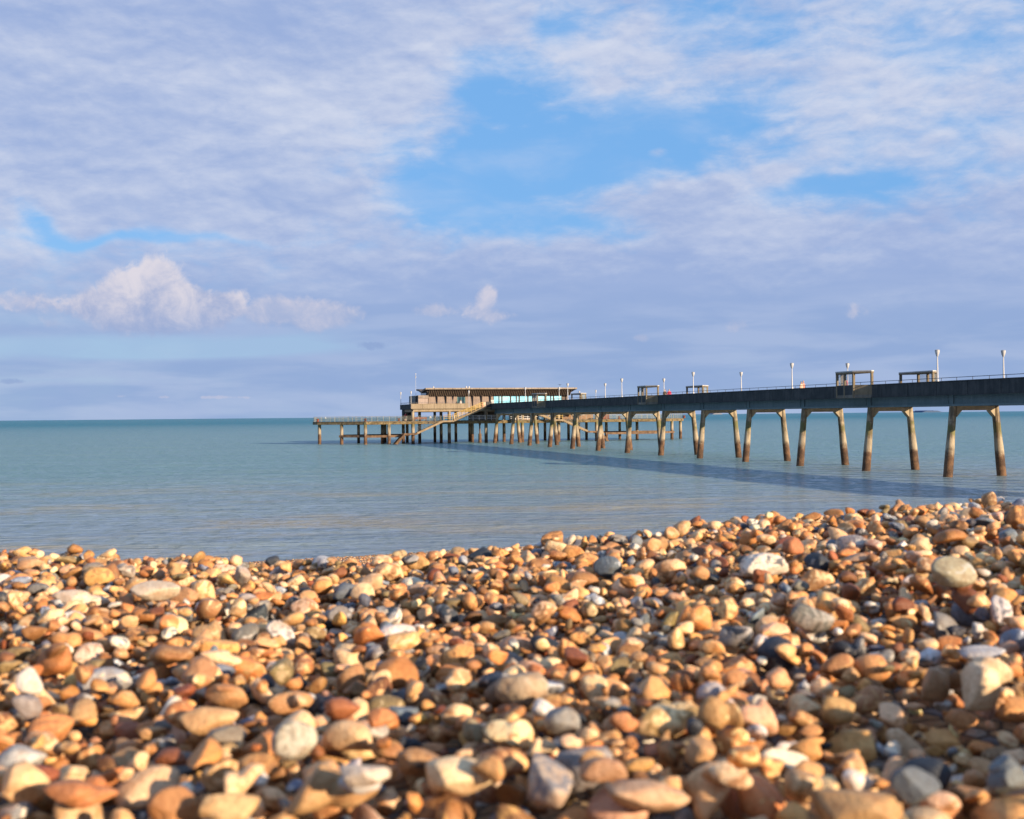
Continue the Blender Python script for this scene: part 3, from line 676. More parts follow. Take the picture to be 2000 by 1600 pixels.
MB().add([(bx0, -1.5, lz(10.15)), (bx1 + .1, -1.5, lz(10.15)), (bx1 + .1, -1.2, lz(10.75)), (bx0, -1.2, lz(10.75)), (bx0, 6.2, lz(10.15)), (bx1 + .1, 6.2, lz(10.15)), (bx1 + .1, 6.2, lz(10.75)), (bx0, 6.2, lz(10.75))],
         [(0, 1, 2, 3), (7, 6, 5, 4), (0, 3, 7, 4), (1, 5, 6, 2), (3, 2, 6, 7), (0, 4, 5, 1)]).build('annex_hood', 'roof_edge', cafe)
MB().box(bx0 - .5, bx0 - .01, -.4, 7.0, 0, lz(10.7)).build('annex_shaded_end', 'dark_frame', cafe)  # end face turned from the sun, its shade put into the near-black colour
for px, r in ((848, .16), (912, .2), (917.5, .2)):
    MB().tube([(cx_(px), 0.5, za - .2), (cx_(px), .5, za + .3), (cx_(px), .5, za + .42)], [r, r, r * .5], 10).build('roof_vent', 'white_paint', cafe, True)
sg = MB().box(cx_(956.5), cx_(962.5), -1.2, -1.12, .75, 1.75).build('menu_board', 'white_paint', None)
sg.parent = cafe

# mast, bins, notice board, bollards, benches
def solo(mb, name, m_, loc, label, cat, group=None, smooth=False, rz=TH):
    o = mb.build(name, m_, None, smooth); o.location = loc; o.rotation_euler = (0, 0, rz); return tag(o, label, cat, group)
um = UF + 8; vm = vx(812.5, um); zt_ = zz(812.5, 730, um, vm)
mast = empty('weather_mast', W2(um, vm, 7.9), TH, 'very thin pale mast with small instruments left of the cafe', 'mast')
MB().tube([(0, 0, 0), (0, 0, zt_ - 7.9)], [.035, .025], 8).build('pole', 'lamp_white', mast)
MB().tube([(0, 0, zt_ - 8.05), (0, 0, zt_ - 7.85)], [.16, .1], 8).build('anemometer', 'lamp_white', mast)
MB().tube([(0, 0, zt_ - 8.9), (0, 0, zt_ - 8.4)], [.11, .11], 8).build('instrument_box', 'lamp_cap', mast)
bi = empty('refuse_bins', W2(UF - .3, vx(946, UF) , 7.75), TH, 'black box beside a red and white panel at the top of the yellow stairs', 'storage box')
MB().box(.35, 1.55, -.2, .8, .25, 1.3).build('body', 'black_plastic', bi, bevel=.04)
MB().box(.3, 1.6, -.25, .85, 1.301, 1.42).build('lid', 'dark_frame', bi, bevel=.03)
MB().box(-.35, .25, -.15, -.05, .25, 1.35).build('panel', 'cloth_cream', bi)
MB().box(-.55, -.36, -.15, -.05, .25, 1.3).build('panel', 'cloth_pink', bi)
bol = empty('mooring_bollard'); MB().tube([(0, 0, 0), (0, 0, .08), (0, 0, .1), (0, 0, .42)], [.4, .4, .24, .22], 12).build('post', 'rust_red', bol, True)
MB().tube([(0, 0, .42), (0, 0, .55), (0, 0, .66)], [.34, .36, .2], 12).build('bollard_head', 'rust_red', bol, True)
remember(bol)
GB = 'red bollards along the landing deck edge'
for k, (px, du, lab) in enumerate(((620.5, 9.4, 'red bollard at the far left tip of the landing deck'), (713.5, .6, 'red bollard above the third pile from the left of the landing deck'),
                    (779, .7, 'low red bollard left of the dark lobby under the upper deck'), (1209, .7, 'red bollard right of the red brick box on the landing deck'), (1336, 9.4, 'red bollard at the right end of the landing deck'))):
    o = bol if k == 0 else copy_tree(bol); u = UF + du; o.location = W2(u, vx(px, u), LZ + .002); o.rotation_euler = (0, 0, TH); tag(o, lab, 'bollard', GB)
def bench(w):
    q = MB().box(-w / 2, w / 2, -.25, .25, .40, .47).box(-w / 2, w / 2, .18, .26, .5, .8)
    return q
be = empty('bench', W2(UF + 2.0, vx(821, UF + 2), LZ + .002), TH, 'long dark red bench on the landing deck under the cafe', 'bench')
MB().box(-1.5, 1.5, -.25, .25, .38, .46).build('seat', 'rust_red', be); MB().box(-1.5, 1.5, .2, .27, .46, .85).build('backrest', 'rust_red', be)
for x in (-1.3, 0, 1.2): MB().box(x, x + .1, -.22, .22, 0, .378).build('leg', 'rust_red', be)
rb = empty('equipment_box', W2(UF + 1.6, vx(1182, UF + 1.6), LZ + .002), TH, 'red brick coloured box behind the railing on the right landing deck', 'box')
MB().box(-.85, .85, -.4, .5, 0, .98).build('body', 'rust_red', rb, bevel=.03); MB().box(-.9, .9, -.45, .55, .981, 1.08).build('lid', 'brown_brick', rb)

# ------------------------------------------------------------------ people
def person(loc, rz, label, top, legs, hair, s_=1.0, sit=False, lean=0.0, arms='down', cap=None):
    root = empty('person', loc, rz, label, 'person'); root.scale = (s_,) * 3
    def skin(name, verts, edges, rad, m_, parent, sub=2):
        me = bpy.data.meshes.new(name); me.from_pydata(verts, edges, []); me.update(); o = bpy.data.objects.new(name, me); col.objects.link(o); o.parent = parent
        me.materials.append(MATS[m_]); o.modifiers.new('skin', 'SKIN')
        for i, r in enumerate(rad): me.skin_vertices[0].data[i].radius = (r if isinstance(r, tuple) else (r, r))
        me.skin_vertices[0].data[0].use_root = True
        sb = o.modifiers.new('sub', 'SUBSURF'); sb.levels = sub; sb.render_levels = sub
        for p_ in me.polygons: p_.use_smooth = True
        return o
    hz = .92 if not sit else .48; ly = lean
    sh = hz + .52; hd = hz + .62
    if sit: L = [(.1, -.42, .47), (.1, -.42, .08), (.1, -.55, .04)]; Rr = [(-.1, -.42, .47), (-.1, -.42, .08), (-.1, -.55, .04)]
    else: L = [(.1, -.02, .5), (.1, .03, .08), (.11, -.12, .04)]; Rr = [(-.1, .08, .5), (-.1, .14, .08), (-.11, 0, .04)]
    v = [(0, 0, hz), (0, -.02 - ly * .4, hz + .25), (0, -.02 - ly, sh - .05), (0, -.03 - ly, sh + .06), (0, -.05 - ly, hd + .10), (0, -.06 - ly, hd + .22)]
    e = [(0, 1), (1, 2), (2, 3), (3, 4), (4, 5)]; r = [(.16, .12), (.15, .11), (.16, .11), .055, .095, .085]
    v += [(.09, 0, hz - .08)] + L; e += [(0, 6), (6, 7), (7, 8), (8, 9)]; r += [.10, .065, .045, .035]
    v += [(-.09, 0, hz - .08)] + Rr; e += [(0, 10), (10, 11), (11, 12), (12, 13)]; r += [.10, .065, .045, .035]
    hand = (lambda s: [(.24 * s, -.04 - ly, sh - .30), (.26 * s, -.22 - ly, sh - .50)]) if arms == 'fwd' else (lambda s: [(.25 * s, 0 - ly, sh - .30), (.26 * s, -.08 - ly, sh - .56)])
    for s in (1, -1):
        b0 = len(v); v += [(.18 * s, -.02 - ly, sh - .04)] + hand(s); e += [(2, b0), (b0, b0 + 1), (b0 + 1, b0 + 2)]; r += [.065, .045, .035]
        hp = Vector(v[-1])
        for q in range(4): v.append(tuple(hp + Vector(((q - 1.5) * .018, -.03, -.085 + abs(q - 1.5) * .008)))); e.append((b0 + 2, len(v) - 1)); r.append(.011)
    bo = skin('body', v, e, r, 'skin', root)
    tv = [v[0], v[1], v[2], (0, -.02 - ly, sh + .01)]; te = [(0, 1), (1, 2), (2, 3)]; tr = [(.19, .15), (.18, .14), (.19, .135), (.10, .09)]
    for s in (1, -1):
        b0 = len(tv); tv += [(.18 * s, -.02 - ly, sh - .04)] + hand(s); te += [(2, b0), (b0, b0 + 1), (b0 + 1, b0 + 2)]; tr += [.082, .062, .05]
    skin('jacket', tv, te, tr, top, root)
    kv = [(0, 0, hz), (.09, 0, hz - .08)] + L[:2] + [(-.09, 0, hz - .08)] + Rr[:2]
    skin('trousers', kv, [(0, 1), (1, 2), (2, 3), (0, 4), (4, 5), (5, 6)], [(.175, .135), .118, .085, .065, .118, .085, .065], legs, root)
    skin('hair', [(0, -.02 - ly, hd + .16), (0, -.01 - ly, hd + .25)], [(0, 1)], [.105, .09], cap or hair, root)
    return root
DZ = 7.862
def on_deck(x, v): return W2(ux(x, v), v, DZ)
person(on_deck(1299, 69.6), TH + 2.6, 'person in a dark brown jacket walking beside someone in red', 'cloth_brown', 'cloth_navy', 'hair_dark', 1.04)
person(on_deck(1307.5, 69.4), TH + 2.9, 'person in a bright red jacket walking right of the brown jacket', 'cloth_red', 'cloth_navy', 'hair_grey', 1.02)
person(on_deck(1565, 69.3), TH + .5, 'person in a pale cream top walking on the open deck', 'cloth_cream', 'cloth_navy', 'hair_dark', 1.0)
person(on_deck(1569, 69.9), TH + .3, 'person in a dusky pink top beside the cream one', 'cloth_pink', 'cloth_navy', 'cloth_pink', 1.06, cap='cloth_pink')
person(W2(ux(1652.5, 67.6), 67.6, DZ), TH + pi / 2 + pi, 'person in red sitting inside the largest near shelter', 'cloth_red', 'cloth_navy', 'hair_dark', 1.05)
person(W2(UF + 5.5, vx(792, UF + 5.5), LZ), TH, 'person in red standing under the upper deck on the landing', 'cloth_red', 'cloth_cream', 'hair_grey', 1.0)
person(W2(UC - 1.0, vx(900, UC - 1), 7.9), TH + .4, 'person in white by the teal cafe door', 'white_paint', 'cloth_brown', 'hair_dark', 1.0)

# bird
gu = empty('gull', W2(UF - 20, vx(1094, UF - 20), zz(1094, 752.2, UF - 20)), .4, 'small dark gull gliding above the cafe roof', 'bird')
g = MB(); g.tube([(0, -.24, 0), (0, -.1, .02), (0, .12, .02), (0, .3, 0)], [.03, .09, .08, .02], 8)
for s in (1, -1): g.add([(0, .06, .06), (0, -.08, .06), (.32 * s, -.03, .16), (.66 * s, .1, .06), (.34 * s, .12, .15), (0, .02, .03), (.33 * s, .04, .12)], [(0, 1, 2, 4), (4, 2, 3), (1, 5, 6, 2), (2, 6, 3), (3, 6, 4), (4, 6, 5, 0)])
g.build('body', 'gull_dark', gu)

# distant boats and coast
def boat(x, dist, hgt, label, m_sail='sail'):
    X = (x - 1000) / FPX * dist
    t = empty('sailing_boat', (X, dist, 0), .3, label, 'boat', 'distant sailing boats on the horizon'); s_ = hgt / 10
    hull = MB().prism([(-4 * s_, -1 * s_), (2.5 * s_, -1.1 * s_), (4.8 * s_, 0), (2.5 * s_, 1.1 * s_), (-4 * s_, 1 * s_)], -.3, 1.1 * s_).build('hull', 'sail', t)
    MB().tube([(.4 * s_, 0, 1 * s_), (.4 * s_, 0, 10 * s_)], .08 * s_, 6).build('mast', 'lamp_cap', t)
    MB().extr([(.2 * s_, 0, 1.8 * s_), (-3.6 * s_, .2, 1.9 * s_), (.2 * s_, 0, 9.8 * s_)], (0, .08, 0)).build('mainsail', m_sail, t)
    MB().extr([(.6 * s_, 0, 9 * s_), (4.4 * s_, 0, 1.4 * s_), (.8 * s_, .2, 1.8 * s_)], (0, .08, 0)).build('jib', m_sail, t)
boat(841, 5200, 10, 'white sailing boat on the horizon seen under the upper deck'); boat(636, 7000, 10, 'tiny pale sailing boat above the left end of the landing deck')
def ridge(name, xa, xb_, dist, h_, m_, seed):
    q = MB(); rnd = random.Random(seed); n_ = 40
    pts = [((xa + (xb_ - xa) * i / n_ - 1000) / FPX * dist, h_ * min(1, 4 * min(i, n_ - i) / n_) * (.8 + .3 * rnd.random())) for i in range(n_ + 1)]
    q.extr([(x, dist, -2) for x, _ in pts[:1]] + [(x, dist, z) for x, z in pts] + [(pts[-1][0], dist, -2)], (0, dist * .03, 0))
    o = q.build(name, m_); return tag(o, kind='structure')
ridge('coast', 1800, 1842, 16000, 24, 'hazed_land', 1); ridge('coast', 1391, 1412, 15000, 16, 'far_chalk', 2)

# ------------------------------------------------------------------ sea and beach
def shore_y(x): return 54.3 + .42 * x + .012 * np.maximum(x, 0) ** 2 * (1 / (1 + np.maximum(x, 0) / 120))
o = MB().add([(-40000, 20, 0), (40000, 20, 0), (40000, 60000, 0), (-40000, 60000, 0)], [(0, 1, 2, 3)]).build('sea', 'sea_water'); tag(o, kind='structure')

def crest(x, y):
    """height of the shingle surface near the camera"""
    x = np.asarray(x, float); y = np.asarray(y, float)
    # height at the ridge line follows the photographed skyline
    s_ = x / np.maximum(y, .5)
    top = np.interp(s_, [-.45, -.43, -.36, -.25, -.13, -.04, 0.03, .10, .16, .20, .28, .36, .43, .5, .8],
                    [-.340, -.335, -.330, -.356, -.372, -.340, -.325, -.318, -.300, -.282, -.268, -.248, -.242, -.235, -.22])
    base_ = -.335 + 0 * x
    w = np.clip((y - 1.1) / 1.9, 0, 1); w = w * w * (3 - 2 * w)
    z = base_ * (1 - w) + top * w
    z = z + .018 * np.sin(x * 4.1 + y * 2.3 + .6) * np.sin(y * 3.3 - x * 1.1) * (1 - .6 * w)
    # hollow, and an out-of-view mound added to shade the right foreground
    z = z - .065 * np.exp(-(((x - .50) / .14) ** 2 + ((y - 1.42) / .20) ** 2)) + .18 * np.exp(-(((x - .84) / .14) ** 2 + ((y - 1.15) / .20) ** 2))
    z = z - .050 * np.exp(-(((x + .05) / .22) ** 2 + ((y - 1.04) / .10) ** 2)) - .03 * np.exp(-((y - 1.0) / .12) ** 2) + .07 * np.exp(-((y - .69) / .09) ** 2)  # last term: unseen ridge below the view, added to shade the bottom edge
    # unseen mounds added right of the view to cast shade on the pebbles
    z = z + .18 * np.exp(-(((x - 1.46) / .19) ** 2 + ((y - 2.0) / .26) ** 2)) + .12 * np.exp(-(((x - 1.95) / .25) ** 2 + ((y - 2.5) / .3) ** 2))
    z = z + EYE
    yr = 3.12 + .12 * np.sin(x * 1.7) + np.maximum(x, 0) * .22          # ridge line
    d = np.maximum(y - yr, 0)
    z = z - np.where(d < .8, .14 * d * d, .14 * .64 + .224 * (d - .8))
    return z
def ground(x, y):
    zc_ = crest(x, y); ys = shore_y(x); fs = (ys - y) * .034
    fs = np.where(fs < 0, fs * 2, fs)
    return np.where(y < 3.2, zc_, np.maximum(zc_, np.minimum(fs, zc_ + 100)))
xs = np.concatenate([np.linspace(-300, -12, 40), np.linspace(-11, 11, 177), np.linspace(12, 300, 60)])
ys_ = np.concatenate([np.linspace(-60, -1, 20), np.linspace(-.5, 6, 66), np.linspace(6.5, 110, 208), np.linspace(115, 400, 30)])
GX, GY = np.meshgrid(xs, ys_)
yc = np.where(GY < 1.0, .6 + (GY - .6) * .0, GY); GZv = ground(np.clip(GX, -4, 4) + 0 * GX, np.maximum(GY, .6)) - .12
# general beach beyond the modelled patch keeps the same profile
fs = (shore_y(GX) - GY) * .034; GZv = np.where(GY > 6, np.maximum(crest(np.clip(GX, -4, 4), GY) - .12, np.where(fs < 0, fs * 2, fs)), GZv)
GZv = np.maximum(GZv, -2.5)
nx, ny = len(xs), len(ys_)
idx = np.arange(nx * ny).reshape(ny, nx)
F = np.stack([idx[:-1, :-1], idx[:-1, 1:], idx[1:, 1:], idx[1:, :-1]], -1).reshape(-1, 4)
def np_mesh(name, V, F, mats, smooth=True):
    me = bpy.data.meshes.new(name); k = F.shape[1]
    me.vertices.add(len(V)); me.vertices.foreach_set('co', V.astype(np.float32).ravel())
    me.loops.add(F.size); me.loops.foreach_set('vertex_index', F.astype(np.int32).ravel())
    me.polygons.add(len(F)); me.polygons.foreach_set('loop_start', np.arange(0, F.size, k, dtype=np.int32))
    me.polygons.foreach_set('use_smooth', np.full(len(F), smooth)); me.update(calc_edges=True)
    for m_ in mats: me.materials.append(MATS[m_])
    return me
me = np_mesh('beach', np.stack([GX.ravel(), GY.ravel(), GZv.ravel()], -1), F, ['shingle_ground'])
o = bpy.data.objects.new('beach', me); col.objects.link(o); tag(o, kind='structure')

# ------------------------------------------------------------------ pebbles
def ico(sub):
    import bmesh
    bmh = bmesh.new(); bmesh.ops.create_icosphere(bmh, subdivisions=sub, radius=1)
    v = np.array([q.co[:] for q in bmh.verts]); f = np.array([[w.index for w in q.verts] for q in bmh.faces]); bmh.free(); return v, f
ICO = {s: ico(s) for s in (1, 2, 3, 4)}
NPROTO = 46
PARAM = []
for k in range(NPROTO):
    r_ = np.random.default_rng(100 + k)
    ncut = r_.integers(4, 12); N_ = r_.normal(size=(ncut, 3)); N_ /= np.linalg.norm(N_, axis=1)[:, None]
    PARAM.append(dict(sf=float(r_.uniform(.016, .06)), cut=N_, d=r_.uniform(.48, .85, ncut), w=r_.normal(size=(6, 3)) * 1.5, ph=r_.uniform(0, 6.28, 6), am=r_.uniform(.015, .085, 6) * (1.9 if k % 4 == 0 else 1),
                      dent=r_.normal(size=(2, 3)), da=r_.uniform(0, .30, 2) * (k % 3 == 0), ax=r_.uniform(-.12, .22), w2=r_.normal(size=(5, 3)) * 4.5, ph2=r_.uniform(0, 6.28, 5)))
def proto(k, sub):
    p_ = PARAM[k]; v = ICO[sub][0].copy(); n0 = v.copy()
    rad = np.ones(len(v))
    for w, ph, am in zip(p_['w'], p_['ph'], p_['am']): rad += am * np.sin(n0 @ w + ph)
    for w, ph in zip(p_['w2'], p_['ph2']): rad += .012 * np.sin(n0 @ w + ph)
    if k % 3 == 1:                              # knobbly flint: several lobes with waists between them
        r2 = np.random.default_rng(900 + k); acc = np.zeros(len(v))
        for q in range(3):
            c_ = r2.normal(size=3) * np.array((.62, .4, .3)); c_ *= min(1, .62 / np.linalg.norm(c_)); R_ = r2.uniform(.66, .82); bq = n0 @ c_
            acc += np.exp(9 * (bq + np.sqrt(np.maximum(bq * bq - c_ @ c_ + R_ * R_, 0))))
        rad *= np.log(acc) / 9
    for w, ph in zip(p_['w2'][:3], p_['ph2']): rad -= .045 * (1 - np.abs(np.sin(n0 @ w * .55 + ph * 2))) ** 4     # creases
    for q, a_ in zip(p_['dent'], p_['da']):
        q = q / np.linalg.norm(q); rad -= a_ * np.exp(-((1 - n0 @ q) / .16))
    v = n0 * rad[:, None]
    for n_, d in zip(p_['cut'], p_['d']):       # soft facets
        t = v @ n_; over = t - d; sft = p_['sf']
        red = np.where(over > -sft, np.where(over < sft, (over + sft) ** 2 / (4 * sft), over), 0) * .86
        v = v - red[:, None] * n_
    v[:, 1] *= 1 + p_['ax'] * v[:, 0]; v[:, 2] *= 1 - .5 * p_['ax'] * v[:, 0]
    v -= v.mean(0); ext = np.abs(v).max(0); return v / ext
PROTO = {}
def P_(k, sub):
    if (k, sub) not in PROTO: PROTO[(k, sub)] = proto(k, sub)
    return PROTO[(k, sub)]
KINDS = {  # name: (weight, stone colour, spread, vein colour, vein amount)
    'tan': (26, (.50, .29, .133), .20, (.62, .42, .23), .6), 'golden': (16, (.50, .270, .098), .18, (.24, .115, .045), .6), 'orange': (15, (.41, .180, .062), .2, (.60, .36, .16), .5),
    'brown': (12, (.23, .110, .045), .25, (.43, .25, .11), .55), 'rust red': (3, (.22, .075, .032), .2, (.38, .2, .1), .35), 'cream': (19, (.66, .455, .265), .12, (.38, .20, .09), .6),
    'white': (4.5, (.62, .57, .50), .08, (.18, .18, .19), .6), 'grey': (5, (.225, .215, .20), .2, (.44, .41, .37), .65), 'blue grey': (5, (.145, .18, .24), .22, (.42, .43, .45), .65),
    'slate black': (3.5, (.028, .034, .046), .3, (.28, .26, .24), .5), 'olive': (3.5, (.19, .14, .068), .2, (.40, .31, .18), .5), 'pinkish': (2.5, (.44, .26, .17), .12, (.60, .44, .32), .5)}
KN = list(KINDS); KW = np.array([KINDS[k][0] for k in KN]); KW = KW / KW.sum()
CELL = .005; X0, X1, Y0, Y1 = -3.3, 3.6, .35, 4.75
NXc, NYc = int((X1 - X0) / CELL), int((Y1 - Y0) / CELL)
cgx, cgy = np.meshgrid(X0 + (np.arange(NXc) + .5) * CELL, Y0 + (np.arange(NYc) + .5) * CELL)
HM = crest(cgx, cgy) - .085; TOP = crest(cgx, cgy)
protect = np.zeros_like(HM, bool)
TLIM = -.010
ST = []                                         # pebbles: x, y, z, semi axes, rotation, proto, kind
def rotm(yaw, tilt, tdir, spin=0):
    def rz(a): return np.array([[cos(a), -sin(a), 0], [sin(a), cos(a), 0], [0, 0, 1]])
    def rx(a): return np.array([[1, 0, 0], [0, cos(a), -sin(a)], [0, sin(a), cos(a)]])
    return rz(tdir) @ rx(tilt) @ rz(-tdir) @ rz(yaw)
def foot(ax_, Rm):
    M = Rm @ np.diag(1 / np.array(ax_) ** 2) @ Rm.T
    S = Rm @ np.diag(np.array(ax_) ** 2) @ Rm.T
    hx_, hy_ = math.sqrt(S[0, 0]), math.sqrt(S[1, 1]); i_ = int(hx_ / CELL) + 1; j_ = int(hy_ / CELL) + 1
    dx = np.arange(-i_, i_ + 1) * CELL; dy = np.arange(-j_, j_ + 1) * CELL; DX, DY = np.meshgrid(dx, dy)
    A = M[2, 2]; B = M[0, 2] * DX + M[1, 2] * DY; C = M[0, 0] * DX ** 2 + 2 * M[0, 1] * DX * DY + M[1, 1] * DY ** 2 - 1
    disc = B * B - A * C; ok = disc > 0; sq = np.sqrt(np.maximum(disc, 0))
    return i_, j_, ok, np.where(ok, (-B - sq) / A, 9), np.where(ok, (-B + sq) / A, -9)
def drop(x, y, ax_, Rm, k, kind, tries=6, spread=.03, hero=None, sink=.10):
    i_, j_, ok, zl, zu = foot(ax_, Rm); best = None
    for t in range(tries):
        xx = x + (random.uniform(-spread, spread) if t else 0); yy = y + (random.uniform(-spread, spread) if t else 0)
        ci = int((xx - X0) / CELL); cj = int((yy - Y0) / CELL)
        if ci - i_ < 0 or cj - j_ < 0 or ci + i_ >= NXc or cj + j_ >= NYc: continue
        sl = (slice(cj - j_, cj + j_ + 1), slice(ci - i_, ci + i_ + 1))
        if hero is None and (protect[sl] & ok).any(): continue
        zc2 = (HM[sl] - zl)[ok].max()
        if best is None or zc2 < best[0]: best = (zc2, xx, yy, sl)
    if best is None: return None
    if hero is None and best[0] + ax_[2] * .5 > TOP[int((best[2] - Y0) / CELL), int((best[1] - X0) / CELL)] + random.uniform(-.034, .004): return None
    zc2, xx, yy, sl = best; zc2 -= ax_[2] * sink
    HM[sl] = np.where(ok, np.maximum(HM[sl], zc2 + zu), HM[sl])
    if hero is not None: protect[sl] |= ok
    ST.append([xx, yy, zc2, tuple(ax_), Rm, k, kind, hero, (sl, ok, zu)]); return ST[-1]
def rand_pebble(y, small=False, big=False):
    s_ = random.lognormvariate(math.log(.0152 + .0085 * max(0, min(1, (1.40 - y) / .35))), .40)
    if small: s_ = random.uniform(.008, .0145)
    if big: s_ = random.uniform(.025, .038)
    s_ = min(max(s_, .008), .042)
    return (s_, s_ * random.uniform(.55, .92), s_ * random.uniform(.38, .74))
def xrange_(y): return -(.47 * y + .75), (.47 * y + .95)
def rain(n_, small=False, big=False, tries=6):
    for _ in range(n_):
        y = math.sqrt(random.uniform(.45 ** 2, 4.65 ** 2)) if random.random() < .5 else random.uniform(.45, 4.65)
        a_, c_ = xrange_(y); x = random.uniform(a_, c_)
        ax_ = rand_pebble(y, small, big); tilt = random.gauss(0, .50)
        drop(x, y, ax_, rotm(random.uniform(0, 6.28), tilt, random.uniform(0, 6.28)), random.randrange(NPROTO), int(rng.choice(len(KN), p=KW)), tries, .035)
rain(7500); rain(550, big=True, tries=3); rain(7000)
